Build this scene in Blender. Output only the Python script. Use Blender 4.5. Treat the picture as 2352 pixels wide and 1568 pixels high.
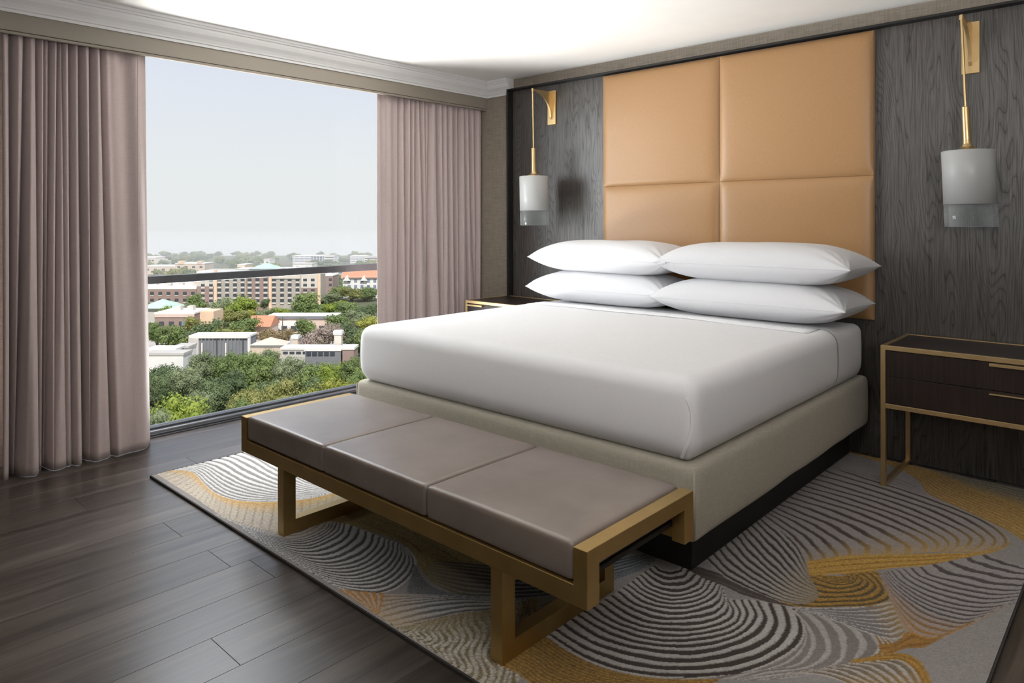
import bpy, bmesh, math, random
import numpy as np
from mathutils import Vector, Matrix, noise as mnoise

for _o in list(bpy.data.objects):
    bpy.data.objects.remove(_o)
SC = bpy.context.scene
COL = SC.collection
PI = math.pi

# ------------------------------------------------------------------ camera
CAM_POS = Vector((0.7843, -4.3413, 1.3222))
YAW, PITCH, ROLL = 0.7489, -0.0022, -0.0014
FPX, PCX, PCY, IW, IH = 1614.2, 1163.8, 511.7, 2352, 1568
_F = Vector((-math.sin(YAW), math.cos(YAW), 0)); _R = Vector((math.cos(YAW), math.sin(YAW), 0)); _U = Vector((0, 0, 1))
FWD = _F * math.cos(PITCH) + _U * math.sin(PITCH)
_U2 = _U * math.cos(PITCH) - _F * math.sin(PITCH)
RGT = _R * math.cos(ROLL) + _U2 * math.sin(ROLL)
UPV = _U2 * math.cos(ROLL) - _R * math.sin(ROLL)
cam_data = bpy.data.cameras.new('camera')
cam_data.sensor_width = 36.0
cam_data.lens = FPX / IW * 36.0
cam_data.shift_x = (IW / 2 - PCX) / IW
cam_data.shift_y = -(IH / 2 - PCY) / IW
cam_data.clip_end = 3000
cam = bpy.data.objects.new('camera', cam_data)
COL.objects.link(cam)
M4 = Matrix((RGT, UPV, -FWD)).transposed().to_4x4()
M4.translation = CAM_POS
cam.matrix_world = M4
SC.camera = cam

# ------------------------------------------------------------------ view
SC.view_settings.view_transform = 'Standard'
SC.view_settings.look = 'None'
SC.view_settings.exposure = 0.0
SC.view_settings.gamma = 1.0
SC.view_settings.use_curve_mapping = False

# ------------------------------------------------------------------ sky
world = bpy.data.worlds.new('sky'); SC.world = world; world.use_nodes = True
wn = world.node_tree; wn.nodes.clear()
tc = wn.nodes.new('ShaderNodeTexCoord'); sep = wn.nodes.new('ShaderNodeSeparateXYZ')
ramp = wn.nodes.new('ShaderNodeValToRGB'); bg = wn.nodes.new('ShaderNodeBackground'); wo = wn.nodes.new('ShaderNodeOutputWorld')
wn.links.new(tc.outputs['Generated'], sep.inputs[0]); wn.links.new(sep.outputs['Z'], ramp.inputs[0])
wn.links.new(ramp.outputs[0], bg.inputs[0]); wn.links.new(bg.outputs[0], wo.inputs[0])
els = ramp.color_ramp.elements
els[0].position = 0.0; els[0].color = (.86, .875, .885, 1)
els[1].position = 1.0; els[1].color = (.40, .56, .88, 1)
for p_, c_ in ((.08, (.85, .875, .90)), (.2, (.78, .82, .925)), (.45, (.62, .72, .92))):
    e = els.new(p_); e.color = (*c_, 1)
bg.inputs[1].default_value = 1.0

# ------------------------------------------------------------------ sun and lamps
def add_light(kind, name, loc, target, energy, color=(1, 1, 1), **kw):
    ld = bpy.data.lights.new(name, kind); ld.energy = energy; ld.color = color
    for k, v in kw.items(): setattr(ld, k, v)
    lo = bpy.data.objects.new(name, ld); COL.objects.link(lo)
    lo.location = loc
    lo.rotation_euler = (Vector(target) - Vector(loc)).to_track_quat('-Z', 'Y').to_euler()
    return lo
add_light('SUN', 'sun', (0, 0, 60), (-6.0, 3.2, 51.5), 5.0, (1, .95, .88), angle=math.radians(.6))
add_light('AREA', 'added_window_daylight', (-5.9, -3.6, 1.6), (-1.0, -0.1, 1.1), 64, (.93, .96, 1), shape='RECTANGLE', size=3.4, size_y=2.3, spread=math.radians(74))  # area lamp added outside the window to strengthen daylight on wall and bed
add_light('AREA', 'added_high_daylight', (-6.4, -2.3, 4.1), (-2.6, -2.0, .2), 150, (.95, .97, 1), shape='RECTANGLE', size=4.0, size_y=1.3)  # area lamp added out of view above the window, brightening floor and bench
add_light('AREA', 'added_steep_daylight', (-5.1, -2.2, 4.3), (-3.0, -2.1, 0), 560, (.97, .98, 1), shape='RECTANGLE', size=3.6, size_y=1.0)  # steeper unseen lamp, added to brighten the floor near the sill
add_light('AREA', 'added_ground_bounce', (-5.1, -2.0, -.9), (-1.6, -1.6, 2.5), 590, (1, .98, .95), shape='RECTANGLE', size=4.2, size_y=1.6, spread=math.radians(130))  # lamp added below the sill, out of sight, lighting the ceiling like ground bounce
add_light('AREA', 'assumed_front_light', (0.35, -5.0, 2.4), (-0.5, 0, 1.2), 5, (1, .94, .86), shape='DISK', size=.3, spread=math.radians(120))  # assumed unseen light behind camera, inferred from right wall lamp's shadow; no known fixture
add_light('AREA', 'room_fill_uplight', (1.6, -4.4, 1.6), (1.0, -3.6, 2.5), 50, (1, .98, .97), shape='DISK', size=.5, spread=math.radians(130))  # added unseen fill to lift curtains and bed side; no floor lamp stands here

# ------------------------------------------------------------------ helpers
def link(o, parent=None):
    COL.objects.link(o)
    if parent is not None: o.parent = parent
    return o
def obj(name, mesh, mat=None, parent=None, smooth=False):
    if isinstance(mesh, bmesh.types.BMesh):
        me = bpy.data.meshes.new(name); mesh.normal_update(); mesh.to_mesh(me); mesh.free()
    else: me = mesh
    if mat is not None and not me.materials: me.materials.append(mat)
    if smooth:
        me.polygons.foreach_set('use_smooth', [True] * len(me.polygons))
    return link(bpy.data.objects.new(name, me), parent)
def empty(name, loc=(0, 0, 0), rz=0):
    o = bpy.data.objects.new(name, None); o.empty_display_size = .1
    o.location = loc; o.rotation_euler = (0, 0, rz); COL.objects.link(o); return o
def tag(o, label=None, cat=None, group=None, kind=None):
    if label: o['label'] = label
    if cat: o['category'] = cat
    if group: o['group'] = group
    if kind: o['kind'] = kind
    return o
def copy_tree(o, parent=None):
    c = o.copy(); COL.objects.link(c)
    if parent is not None: c.parent = parent
    for ch in list(o.children): copy_tree(ch, c)
    return c
def bx(bm, x0, x1, y0, y1, z0, z1, bev=0, seg=2, mat=0):
    r = bmesh.ops.create_cube(bm, size=1)
    vs = r['verts']
    for v in vs:
        v.co = Vector((x0 + (v.co.x + .5) * (x1 - x0), y0 + (v.co.y + .5) * (y1 - y0), z0 + (v.co.z + .5) * (z1 - z0)))
    fs = set(f for v in vs for f in v.link_faces)
    for f in fs: f.material_index = mat
    if bev:
        es = set(e for v in vs for e in v.link_edges)
        bmesh.ops.bevel(bm, geom=list(es), offset=bev, segments=seg, profile=.5, affect='EDGES')
    return bm
def box(name, x0, x1, y0, y1, z0, z1, mat, parent=None, bev=0, seg=2, smooth=False):
    return obj(name, bx(bmesh.new(), x0, x1, y0, y1, z0, z1, bev, seg), mat, parent, smooth)
def lathe(bm, prof, n=32, c=(0, 0), caps=True):
    rings = []
    for r, z in prof:
        rings.append([bm.verts.new((c[0] + r * math.cos(2 * PI * i / n), c[1] + r * math.sin(2 * PI * i / n), z)) for i in range(n)])
    for a, b in zip(rings, rings[1:]):
        for i in range(n):
            bm.faces.new((a[i], a[(i + 1) % n], b[(i + 1) % n], b[i]))
    if caps:
        bm.faces.new(rings[0][::-1]); bm.faces.new(rings[-1])
    return bm
def prism(bm, pts, lo, hi, axis):
    """extrude a closed outline along an axis: outline coordinates are the two other axes in order"""
    def mk(p, h):
        q = list(p); q.insert(axis, h); return bm.verts.new(q)
    a = [mk(p, lo) for p in pts]; b = [mk(p, hi) for p in pts]
    n = len(pts)
    for i in range(n): bm.faces.new((a[i], a[(i + 1) % n], b[(i + 1) % n], b[i]))
    bm.faces.new(a[::-1]); bm.faces.new(b)
    bmesh.ops.recalc_face_normals(bm, faces=bm.faces[:])
    return bm
def grid_mesh(name, V, nu, nv, wrap=False):
    """V: array (nu*nv,3); quad grid"""
    me = bpy.data.meshes.new(name)
    idx = np.arange(nu * nv).reshape(nu, nv)
    a = idx[:-1, :-1].ravel(); b = idx[1:, :-1].ravel(); c = idx[1:, 1:].ravel(); d = idx[:-1, 1:].ravel()
    q = np.stack([a, b, c, d], 1)
    quick(me, V, q); return me
def quick(me, V, q):
    V = np.asarray(V, dtype=np.float32); q = np.asarray(q, dtype=np.int32); k = q.shape[1]
    me.vertices.add(len(V)); me.vertices.foreach_set('co', V.ravel())
    me.loops.add(q.size); me.loops.foreach_set('vertex_index', q.ravel())
    me.polygons.add(len(q)); me.polygons.foreach_set('loop_start', np.arange(0, q.size, k, dtype=np.int32))
    me.polygons.foreach_set('loop_total', np.full(len(q), k, dtype=np.int32))
    me.update(calc_edges=True); me.validate()
def at(u, v, depth):
    """point of the place that stands at a given distance along the line of sight"""
    return CAM_POS + (FWD + RGT * ((u - PCX) / FPX) + UPV * ((PCY - v) / FPX)) * depth

# ------------------------------------------------------------------ materials
def mat(name, base, rough=.6, metal=0, spec=.5, **kw):
    m = bpy.data.materials.new(name); m.use_nodes = True
    b = m.node_tree.nodes['Principled BSDF']
    b.inputs['Base Color'].default_value = (*base, 1); b.inputs['Roughness'].default_value = rough
    b.inputs['Metallic'].default_value = metal; b.inputs['Specular IOR Level'].default_value = spec
    for k, v in kw.items(): b.inputs[k].default_value = v
    return m
def nodes(m): return m.node_tree.nodes, m.node_tree.links, m.node_tree.nodes['Principled BSDF']
def coords(m, scale=(1, 1, 1), kind='Object', rnd=False):
    N, L, b = nodes(m)
    t = N.new('ShaderNodeTexCoord'); mp = N.new('ShaderNodeMapping'); mp.inputs['Scale'].default_value = scale
    if rnd:
        oi = N.new('ShaderNodeObjectInfo'); ml = N.new('ShaderNodeMath'); ml.operation = 'MULTIPLY'; ml.inputs[1].default_value = 57.0
        L.new(oi.outputs['Random'], ml.inputs[0])
        ad = N.new('ShaderNodeVectorMath'); ad.operation = 'ADD'
        L.new(t.outputs[kind], ad.inputs[0]); L.new(ml.outputs[0], ad.inputs[1]); L.new(ad.outputs[0], mp.inputs[0])
    else: L.new(t.outputs[kind], mp.inputs[0])
    return mp.outputs[0]
def noise(m, vec, scale=5, detail=4, rough=.55, dist=0):
    N, L, b = nodes(m); n = N.new('ShaderNodeTexNoise')
    n.inputs['Scale'].default_value = scale; n.inputs['Detail'].default_value = detail
    n.inputs['Roughness'].default_value = rough; n.inputs['Distortion'].default_value = dist
    L.new(vec, n.inputs['Vector']); return n.outputs['Fac']
def cramp(m, fac, stops):
    N, L, b = nodes(m); r = N.new('ShaderNodeValToRGB'); e = r.color_ramp.elements
    e[0].position, e[0].color = stops[0][0], (*stops[0][1], 1); e[1].position, e[1].color = stops[-1][0], (*stops[-1][1], 1)
    for p, c in stops[1:-1]:
        k = e.new(p); k.color = (*c, 1)
    L.new(fac, r.inputs[0]); return r.outputs[0]
def setc(m, sock): m.node_tree.links.new(sock, m.node_tree.nodes['Principled BSDF'].inputs['Base Color'])
def bump(m, fac, strength=.2, dist=.002):
    N, L, b = nodes(m); u = N.new('ShaderNodeBump'); u.inputs['Strength'].default_value = strength; u.inputs['Distance'].default_value = dist
    L.new(fac, u.inputs['Height']); L.new(u.outputs[0], b.inputs['Normal'])
def mixc(m, fac, a, c, mode='MIX'):
    N, L, b = nodes(m); x = N.new('ShaderNodeMix'); x.data_type = 'RGBA'; x.blend_type = mode
    for s, v in ((0, fac), (6, a), (7, c)):
        if isinstance(v, bpy.types.NodeSocket): L.new(v, x.inputs[s])
        elif isinstance(v, (int, float)): x.inputs[s].default_value = v
        else: x.inputs[s].default_value = (*v, 1)
    return x.outputs[2]
def plain(name, a, c, scale=6, rough=.7, bstr=.0, bscale=60, stretch=(1, 1, 1), **kw):
    """colour with soft cloudy variation and fine relief"""
    m = mat(name, a, rough, **kw); v = coords(m, stretch)
    setc(m, cramp(m, noise(m, v, scale, 5), [(.3, a), (.7, c)]))
    if bstr: bump(m, noise(m, v, bscale, 3), bstr)
    return m
def weave(name, a, c, thread=420, rough=.85, bstr=.25, sheen=.0):
    m = mat(name, a, rough, spec=.25); N, L, b = nodes(m)
    b.inputs['Sheen Weight'].default_value = sheen
    v = coords(m)
    fx = noise(m, coords(m, (1, 1, .08)), thread, 2); fz = noise(m, coords(m, (.08, .08, 1)), thread, 2)
    mm = N.new('ShaderNodeMath'); mm.operation = 'ADD'; L.new(fx, mm.inputs[0]); L.new(fz, mm.inputs[1])
    hf = N.new('ShaderNodeMath'); hf.operation = 'MULTIPLY'; hf.inputs[1].default_value = .5; L.new(mm.outputs[0], hf.inputs[0])
    setc(m, cramp(m, hf.outputs[0], [(.36, a), (.64, c)])); bump(m, hf.outputs[0], bstr, .0015)
    return m

MT = {}
MT['ceiling'] = plain('ceiling_paint', (.84, .83, .81), (.88, .87, .85), 3, .9, .25, 160)
MT['crown'] = plain('crown_paint', (.74, .74, .74), (.78, .78, .78), 2, .5)
MT['pelmet'] = plain('pelmet_lacquer', (.27, .235, .195), (.30, .265, .22), 2, .45)
MT['wallpaper'] = weave('grasscloth_wallpaper', (.23, .195, .16), (.33, .285, .235), 110, .75, .2)
MT['plaster'] = plain('plain_plaster', (.30, .27, .24), (.33, .30, .26), 2, .9)
MT['black_wood'] = plain('black_stained_wood', (.006, .0055, .005), (.011, .010, .009), 8, .5)
MT['alu_dark'] = plain('dark_anodised_aluminium', (.05, .052, .058), (.075, .078, .085), 8, .38, metal=.3)
MT['alu_mid'] = plain('grey_anodised_aluminium', (.20, .205, .225), (.27, .275, .30), 8, .3, metal=.6)
MT['brass'] = plain('satin_brass', (.60, .43, .21), (.68, .50, .26), 14, .34, metal=.85)
MT['bronze_gold'] = plain('brushed_gold_bronze', (.42, .285, .105), (.48, .33, .13), 10, .38, .03, 300, metal=.85)
MT['sheet'] = weave('white_cotton', (.74, .74, .755), (.78, .78, .795), 700, .85, .06, .1)
MT['pillow'] = weave('white_pillow_cotton', (.66, .66, .68), (.70, .70, .72), 700, .85, .05, .1)
MT['skirt'] = weave('oatmeal_linen', (.385, .355, .285), (.47, .435, .355), 330, .9, .3, .15)
MT['curtain'] = weave('mauve_curtain_cloth', (.50, .41, .40), (.56, .46, .45), 300, .82, .15, .35)
MT['leather'] = plain('taupe_leather', (.175, .138, .12), (.245, .20, .176), 5, .36, .12, 260, **{'Coat Weight': .45, 'Coat Roughness': .3})
MT['seat_board'] = plain('dark_seat_board', (.012, .010, .008), (.02, .016, .012), 8, .6)
MT['binding'] = plain('rug_binding', (.03, .026, .024), (.05, .043, .04), 120, .9)
MT['satin'] = mat('copper_satin_upholstery', (.52, .30, .145), .42, spec=.5)
def _satin():
    m = MT['satin']; N, L, b = nodes(m)
    b.inputs['Sheen Weight'].default_value = .35; b.inputs['Sheen Roughness'].default_value = .4
    v = coords(m, (300, 300, 40)); f = noise(m, v, 1.6, 2)
    setc(m, cramp(m, f, [(.3, (.325, .175, .070)), (.7, (.37, .205, .088))])); bump(m, f, .06, .001)
_satin()
def _oak():
    m = mat('dark_grained_oak', (.03, .025, .022), .42, spec=1.0); N, L, b = nodes(m)
    v = coords(m, (1, 1, 1))
    warp = noise(m, coords(m, (3.0, 3.0, .42)), 1.0, 3, .5)
    sx = N.new('ShaderNodeSeparateXYZ'); L.new(v, sx.inputs[0])
    k = N.new('ShaderNodeMath'); k.operation = 'MULTIPLY_ADD'; k.inputs[1].default_value = 1.1
    L.new(warp, k.inputs[0]); L.new(sx.outputs['X'], k.inputs[2])
    cb = N.new('ShaderNodeCombineXYZ'); L.new(k.outputs[0], cb.inputs[0]); L.new(sx.outputs['Z'], cb.inputs[2])
    w = N.new('ShaderNodeTexWave'); w.wave_type = 'BANDS'; w.bands_direction = 'X'; w.wave_profile = 'SAW'
    w.inputs['Scale'].default_value = 15; w.inputs['Distortion'].default_value = 2.6; w.inputs['Detail'].default_value = 3; w.inputs['Detail Scale'].default_value = 2.0
    mp = N.new('ShaderNodeMapping'); mp.inputs['Scale'].default_value = (1, 1, .085); L.new(cb.outputs[0], mp.inputs[0]); L.new(mp.outputs[0], w.inputs[0])
    fine = noise(m, coords(m, (220, 220, 5)), 1.0, 4, .7)
    grain = cramp(m, w.outputs['Fac'], [(.0, (.42, .42, .42)), (.14, (.86, .86, .86)), (.55, (1, 1, 1)), (1, (.80, .80, .80))])
    c = mixc(m, 1.0, mixc(m, .6, (.060, .052, .047), cramp(m, fine, [(.35, (.018, .015, .013)), (.65, (.078, .068, .062))])), grain, 'MULTIPLY')
    setc(m, c)
    ad = N.new('ShaderNodeMath'); ad.operation = 'MULTIPLY'; L.new(grain, ad.inputs[0]); L.new(fine, ad.inputs[1])
    sp = N.new('ShaderNodeMapRange'); sp.inputs[1].default_value = .1; sp.inputs[2].default_value = .55; sp.inputs[3].default_value = .35; sp.inputs[4].default_value = 1.05; L.new(ad.outputs[0], sp.inputs[0]); L.new(sp.outputs[0], b.inputs['Specular IOR Level'])
    bump(m, ad.outputs[0], .4, .002)
    return m
MT['oak'] = _oak()
def _espresso():
    m = mat('espresso_veneer', (.02, .012, .01), .35); f = noise(m, coords(m, (90, 90, 3)), 1.2, 4, .65)
    setc(m, cramp(m, f, [(.3, (.012, .007, .006)), (.7, (.032, .02, .017))])); bump(m, f, .08, .001); return m
MT['espresso'] = _espresso()
def _plank():
    m = mat('smoked_oak_plank', (.06, .05, .045), .36, spec=.3, **{'Coat Weight': .5, 'Coat Roughness': .24}); N, L, b = nodes(m)
    g1 = noise(m, coords(m, (14, .9, 14), rnd=True), 1.0, 6, .62, .8)
    g2 = noise(m, coords(m, (110, 3.5, 60), rnd=True), 1.0, 4, .7, .3)
    oi = N.new('ShaderNodeObjectInfo')
    tone = cramp(m, oi.outputs['Random'], [(0, (.72, .69, .66)), (.5, (1.0, .97, .95)), (1, (1.28, 1.25, 1.23))])
    base = mixc(m, .28, cramp(m, g1, [(.32, (.018, .015, .013)), (.5, (.068, .056, .048)), (.70, (.135, .112, .097))]), cramp(m, g2, [(.3, (.036, .030, .027)), (.7, (.10, .085, .075))]))
    setc(m, mixc(m, 1.0, base, tone, 'MULTIPLY'))
    rr = N.new('ShaderNodeMapRange'); rr.inputs[3].default_value = .27; rr.inputs[4].default_value = .42
    L.new(g1, rr.inputs[0]); L.new(rr.outputs[0], b.inputs['Roughness'])
    bump(m, g2, .10, .001); return m
MT['plank'] = _plank()
def _glasspane():
    m = bpy.data.materials.new('window_glass'); m.use_nodes = True; N, L = m.node_tree.nodes, m.node_tree.links; N.clear()
    o = N.new('ShaderNodeOutputMaterial'); t = N.new('ShaderNodeBsdfTransparent'); g = N.new('ShaderNodeBsdfGlossy'); x = N.new('ShaderNodeMixShader'); f = N.new('ShaderNodeFresnel')
    t.inputs[0].default_value = (.97, .98, .975, 1); g.inputs['Roughness'].default_value = 0.0; f.inputs[0].default_value = 1.10
    L.new(f.outputs[0], x.inputs[0]); L.new(t.outputs[0], x.inputs[1]); L.new(g.outputs[0], x.inputs[2]); L.new(x.outputs[0], o.inputs[0]); return m
MT['pane'] = _glasspane()
def _clear():
    m = bpy.data.materials.new('seeded_clear_glass'); m.use_nodes = True; N, L = m.node_tree.nodes, m.node_tree.links; b = N['Principled BSDF']
    b.inputs['Base Color'].default_value = (.45, .47, .48, 1); b.inputs['Roughness'].default_value = .06; b.inputs['Specular IOR Level'].default_value = 1.0
    v = N.new('ShaderNodeTexVoronoi'); v.inputs['Scale'].default_value = 170; L.new(coords(m), v.inputs['Vector'])
    r = N.new('ShaderNodeMapRange'); r.inputs[1].default_value = .12; r.inputs[2].default_value = .32; r.inputs[3].default_value = .30; r.inputs[4].default_value = .05; L.new(v.outputs['Distance'], r.inputs[0])
    lw = N.new('ShaderNodeLayerWeight'); lw.inputs[0].default_value = .18; a = N.new('ShaderNodeMath'); a.operation = 'ADD'; a.use_clamp = True
    L.new(lw.outputs['Facing'], a.inputs[0]); L.new(r.outputs[0], a.inputs[1])
    t = N.new('ShaderNodeBsdfTransparent'); t.inputs[0].default_value = (.93, .95, .95, 1); x = N.new('ShaderNodeMixShader')
    L.new(a.outputs[0], x.inputs[0]); L.new(t.outputs[0], x.inputs[1]); L.new(b.outputs[0], x.inputs[2]); L.new(x.outputs[0], N['Material Output'].inputs[0]); return m
MT['clear_glass'] = _clear()
def _frost():
    m = bpy.data.materials.new('frosted_white_glass'); m.use_nodes = True; N, L, b = nodes(m)
    b.inputs['Base Color'].default_value = (.66, .67, .67, 1); b.inputs['Roughness'].default_value = .32
    t = N.new('ShaderNodeBsdfTranslucent'); t.inputs[0].default_value = (.72, .72, .71, 1); x = N.new('ShaderNodeMixShader'); x.inputs[0].default_value = .4
    L.new(b.outputs[0], x.inputs[1]); L.new(t.outputs[0], x.inputs[2]); L.new(x.outputs[0], N['Material Output'].inputs[0]); return m
MT['frost'] = _frost()
MT['bulb'] = mat('white_bulb', (.85, .84, .8), .3)
MT['wand'] = mat('clear_plastic_wand', (.46, .40, .38), .3, spec=.5)

# ================================================================== ROOM SHELL
RX0, RX1, RY0, RY1, CZ = -3.80, 2.40, -6.40, 0.0, 2.5075
PX = -3.479                      # front face of the pelmet
floor = box('floor', RX0 - .05, RX1 + .2, RY0 - .2, .2, -.25, -.0125, MT['black_wood']); tag(floor, kind='structure')
# planks: 0.2 m wide, staggered, each with a bevelled edge
PW, PL = .2, 1.5
def plank_mesh(w, l):
    bm = bx(bmesh.new(), .0005, w - .0005, .0005, l - .0005, -.0125, 0, .0007, 1)
    me = bpy.data.meshes.new('plank'); bm.normal_update(); bm.to_mesh(me); bm.free(); me.materials.append(MT['plank']); return me
full_me = plank_mesh(PW, PL)
rngp = random.Random(5)
known = {-2.423: -3.11, -1.823: -3.017, -3.023: -3.29, -1.423: -3.35, -1.023: -4.1}
x = -2.423 - 7 * PW
while x < RX1:
    joint = next((v for k, v in known.items() if abs(k - x) < .01), -3.3 + rngp.uniform(-.7, .7))
    y0 = joint - 3 * PL
    x0 = max(x, RX0 - .02); w = min(x + PW, RX1) - x0
    while y0 < 0:
        a, b_ = max(y0, RY0), min(y0 + PL, 0.0)
        if b_ - a > .03 and w > .02:
            me = full_me if (abs(b_ - a - PL) < 1e-4 and abs(w - PW) < 1e-4) else plank_mesh(w, b_ - a)
            p = bpy.data.objects.new('plank', me); p.location = (x0, a, 0); link(p, floor)
        y0 += PL
    x += PW

tag(box('ceiling', RX0 - .05, RX1 + .2, RY0 - .2, .2, CZ, CZ + .25, MT['ceiling']), kind='structure')
wall_back = tag(box('wall_back', RX0 - .1, RX1 + .2, 0, .2, -.25, CZ, MT['wallpaper']), kind='structure')
tag(box('wall_right', RX1, RX1 + .2, RY0 - .2, .2, -.25, CZ, MT['plaster']), kind='structure')
tag(box('wall_front', RX0 - .1, RX1 + .2, RY0 - .2, RY0, -.25, CZ, MT['plaster']), kind='structure')
WY0, WY1 = -3.38, -.30
bm = bmesh.new()
bx(bm, RX0 - .12, RX0, RY0, WY0, -.25, CZ); bx(bm, RX0 - .12, RX0, WY1, 0, -.25, CZ)
tag(obj('wall_left', bm, MT['wallpaper']), kind='structure')

# window: sill track, frame, transom rail, pane
win = empty('window_1', (0, 0, 0)); tag(win, kind='structure')
box('outer_sill', -3.86, -3.79, WY0, WY1, -.02, .046, MT['alu_dark'], win, .003)
box('sill_track', -3.79, -3.757, WY0, WY1, -.02, .034, MT['alu_mid'], win, .006)
box('sill_step', -3.757, -3.738, WY0, WY1, -.005, .018, MT['alu_dark'], win, .002)
box('floor_trim', -3.738, -3.722, WY0, WY1, -.005, .008, MT['alu_dark'], win, .002)
box('transom_rail', -3.83, -3.785, WY0, WY1, .936, .986, MT['alu_dark'], win, .003)
box('head_rail', -3.86, -3.79, WY0, WY1, CZ - .06, CZ, MT['alu_dark'], win, .003)
box('jamb', -3.86, -3.79, WY0, WY0 + .06, .046, CZ - .06, MT['alu_dark'], win, .003)
box('jamb', -3.86, -3.79, WY1 - .06, WY1, .046, CZ - .06, MT['alu_dark'], win, .003)
box('pane', -3.834, -3.828, WY0 + .06, WY1 - .06, .046, CZ - .06, MT['pane'], win)

# pelmet board over the curtains, with a lip along its lower edge
bm = bmesh.new()
bx(bm, PX - .022, PX, RY0, -.001, 2.293, CZ, .002, 1)
bx(bm, PX - .026, PX - .003, RY0, -.001, 2.276, 2.291, .002, 1)
tag(obj('trim_2', bm, MT['pelmet']), kind='structure')
# crown moulding: swept along the pelmet and round the corner to the wood panel
prof = [(.001, 2.383), (.010, 2.383), (.013, 2.397), (.022, 2.400), (.026, 2.408), (.040, 2.425), (.062, 2.444), (.074, 2.462), (.078, 2.474), (.088, 2.477), (.092, 2.486), (.101, 2.490), (.101, CZ - .0005), (.001, CZ - .0005)]
bm = bmesh.new()
path = [lambda d: (PX + d, RY0), lambda d: (PX + d, -d), lambda d: (-3.168, -d)]
rings = [[bm.verts.new((*f(d), z)) for d, z in prof] for f in path]
for a, b_ in zip(rings, rings[1:]):
    for i in range(len(prof)):
        j = (i + 1) % len(prof); bm.faces.new((a[i], a[j], b_[j], b_[i]))
bm.faces.new(rings[0]); bm.faces.new(rings[-1][::-1]); bmesh.ops.recalc_face_normals(bm, faces=bm.faces[:])
tag(obj('trim_1', bm, MT['crown']), kind='structure')
# dark oak wall panel with black surround
PXL, PXR, PZT = -3.170, .56, 2.412
panel = box('wood_panel', PXL + .02, PXR - .02, -.030, -.001, .002, PZT - .014, MT['oak'], wall_back)
box('panel_surround', PXL, PXL + .018, -.09, -.001, .002, PZT, MT['black_wood'], wall_back, .0015, 1)
box('panel_surround', PXR - .018, PXR, -.09, -.001, .002, PZT, MT['black_wood'], wall_back, .0015, 1)
box('panel_surround', PXL + .018, PXR - .018, -.09, -.001, PZT - .014, PZT, MT['black_wood'], wall_back, .0015, 1)

# ================================================================== HEADBOARD
hb = empty('headboard', (-1.3075, -.031, 1.578)); tag(hb, 'tall copper satin headboard of four padded squares on the dark wood wall', 'headboard')
def local(o_parent, o):
    o.location = Vector(o.location) - Vector(o_parent.location); return o
HX = [-2.2245, -1.3085, -.3904]; HZ = [.766, 1.5774, 2.3897]
def pad(x0, x1, z0, z1):
    nu = nv = 44
    t = (1 - np.cos(np.linspace(0, PI, nu))) / 2
    U_, W_ = np.meshgrid(t, t, indexing='ij')
    ex = np.minimum(U_, 1 - U_) * (x1 - x0); ez = np.minimum(W_, 1 - W_) * (z1 - z0)
    rise = lambda e: 1 - np.exp(-e / .022)
    puff = .020 * rise(ex) * rise(ez) + .010 * np.sin(PI * U_) ** .7 * np.sin(PI * W_) ** .7
    Y = -.026 - puff
    X = x0 + .0006 + U_ * (x1 - x0 - .0012); Zz = z0 + .0006 + W_ * (z1 - z0 - .0012)
    V = np.stack([X, Y, Zz], -1).reshape(-1, 3)
    me = grid_mesh('panel', V, nu, nv)
    bm = bmesh.new(); bm.from_mesh(me)
    be = [e for e in bm.edges if e.is_boundary]
    r = bmesh.ops.extrude_edge_only(bm, edges=be)
    vs = [g for g in r['geom'] if isinstance(g, bmesh.types.BMVert)]
    for v in vs: v.co.y = 0
    bmesh.ops.recalc_face_normals(bm, faces=bm.faces[:])
    bm.to_mesh(me); bm.free(); return me
for i in range(2):
    for j in range(2):
        o = obj('panel', pad(HX[i] + 1.3075, HX[i + 1] + 1.3075, HZ[j] - 1.578, HZ[j + 1] - 1.578), MT['satin'], hb, True)
box('backing_board', -2.2245 + 1.3075 + .004, -.3904 + 1.3075 - .004, -.002, .0005, .766 - 1.578, 2.3897 - 1.578, MT['black_wood'], hb)

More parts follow.
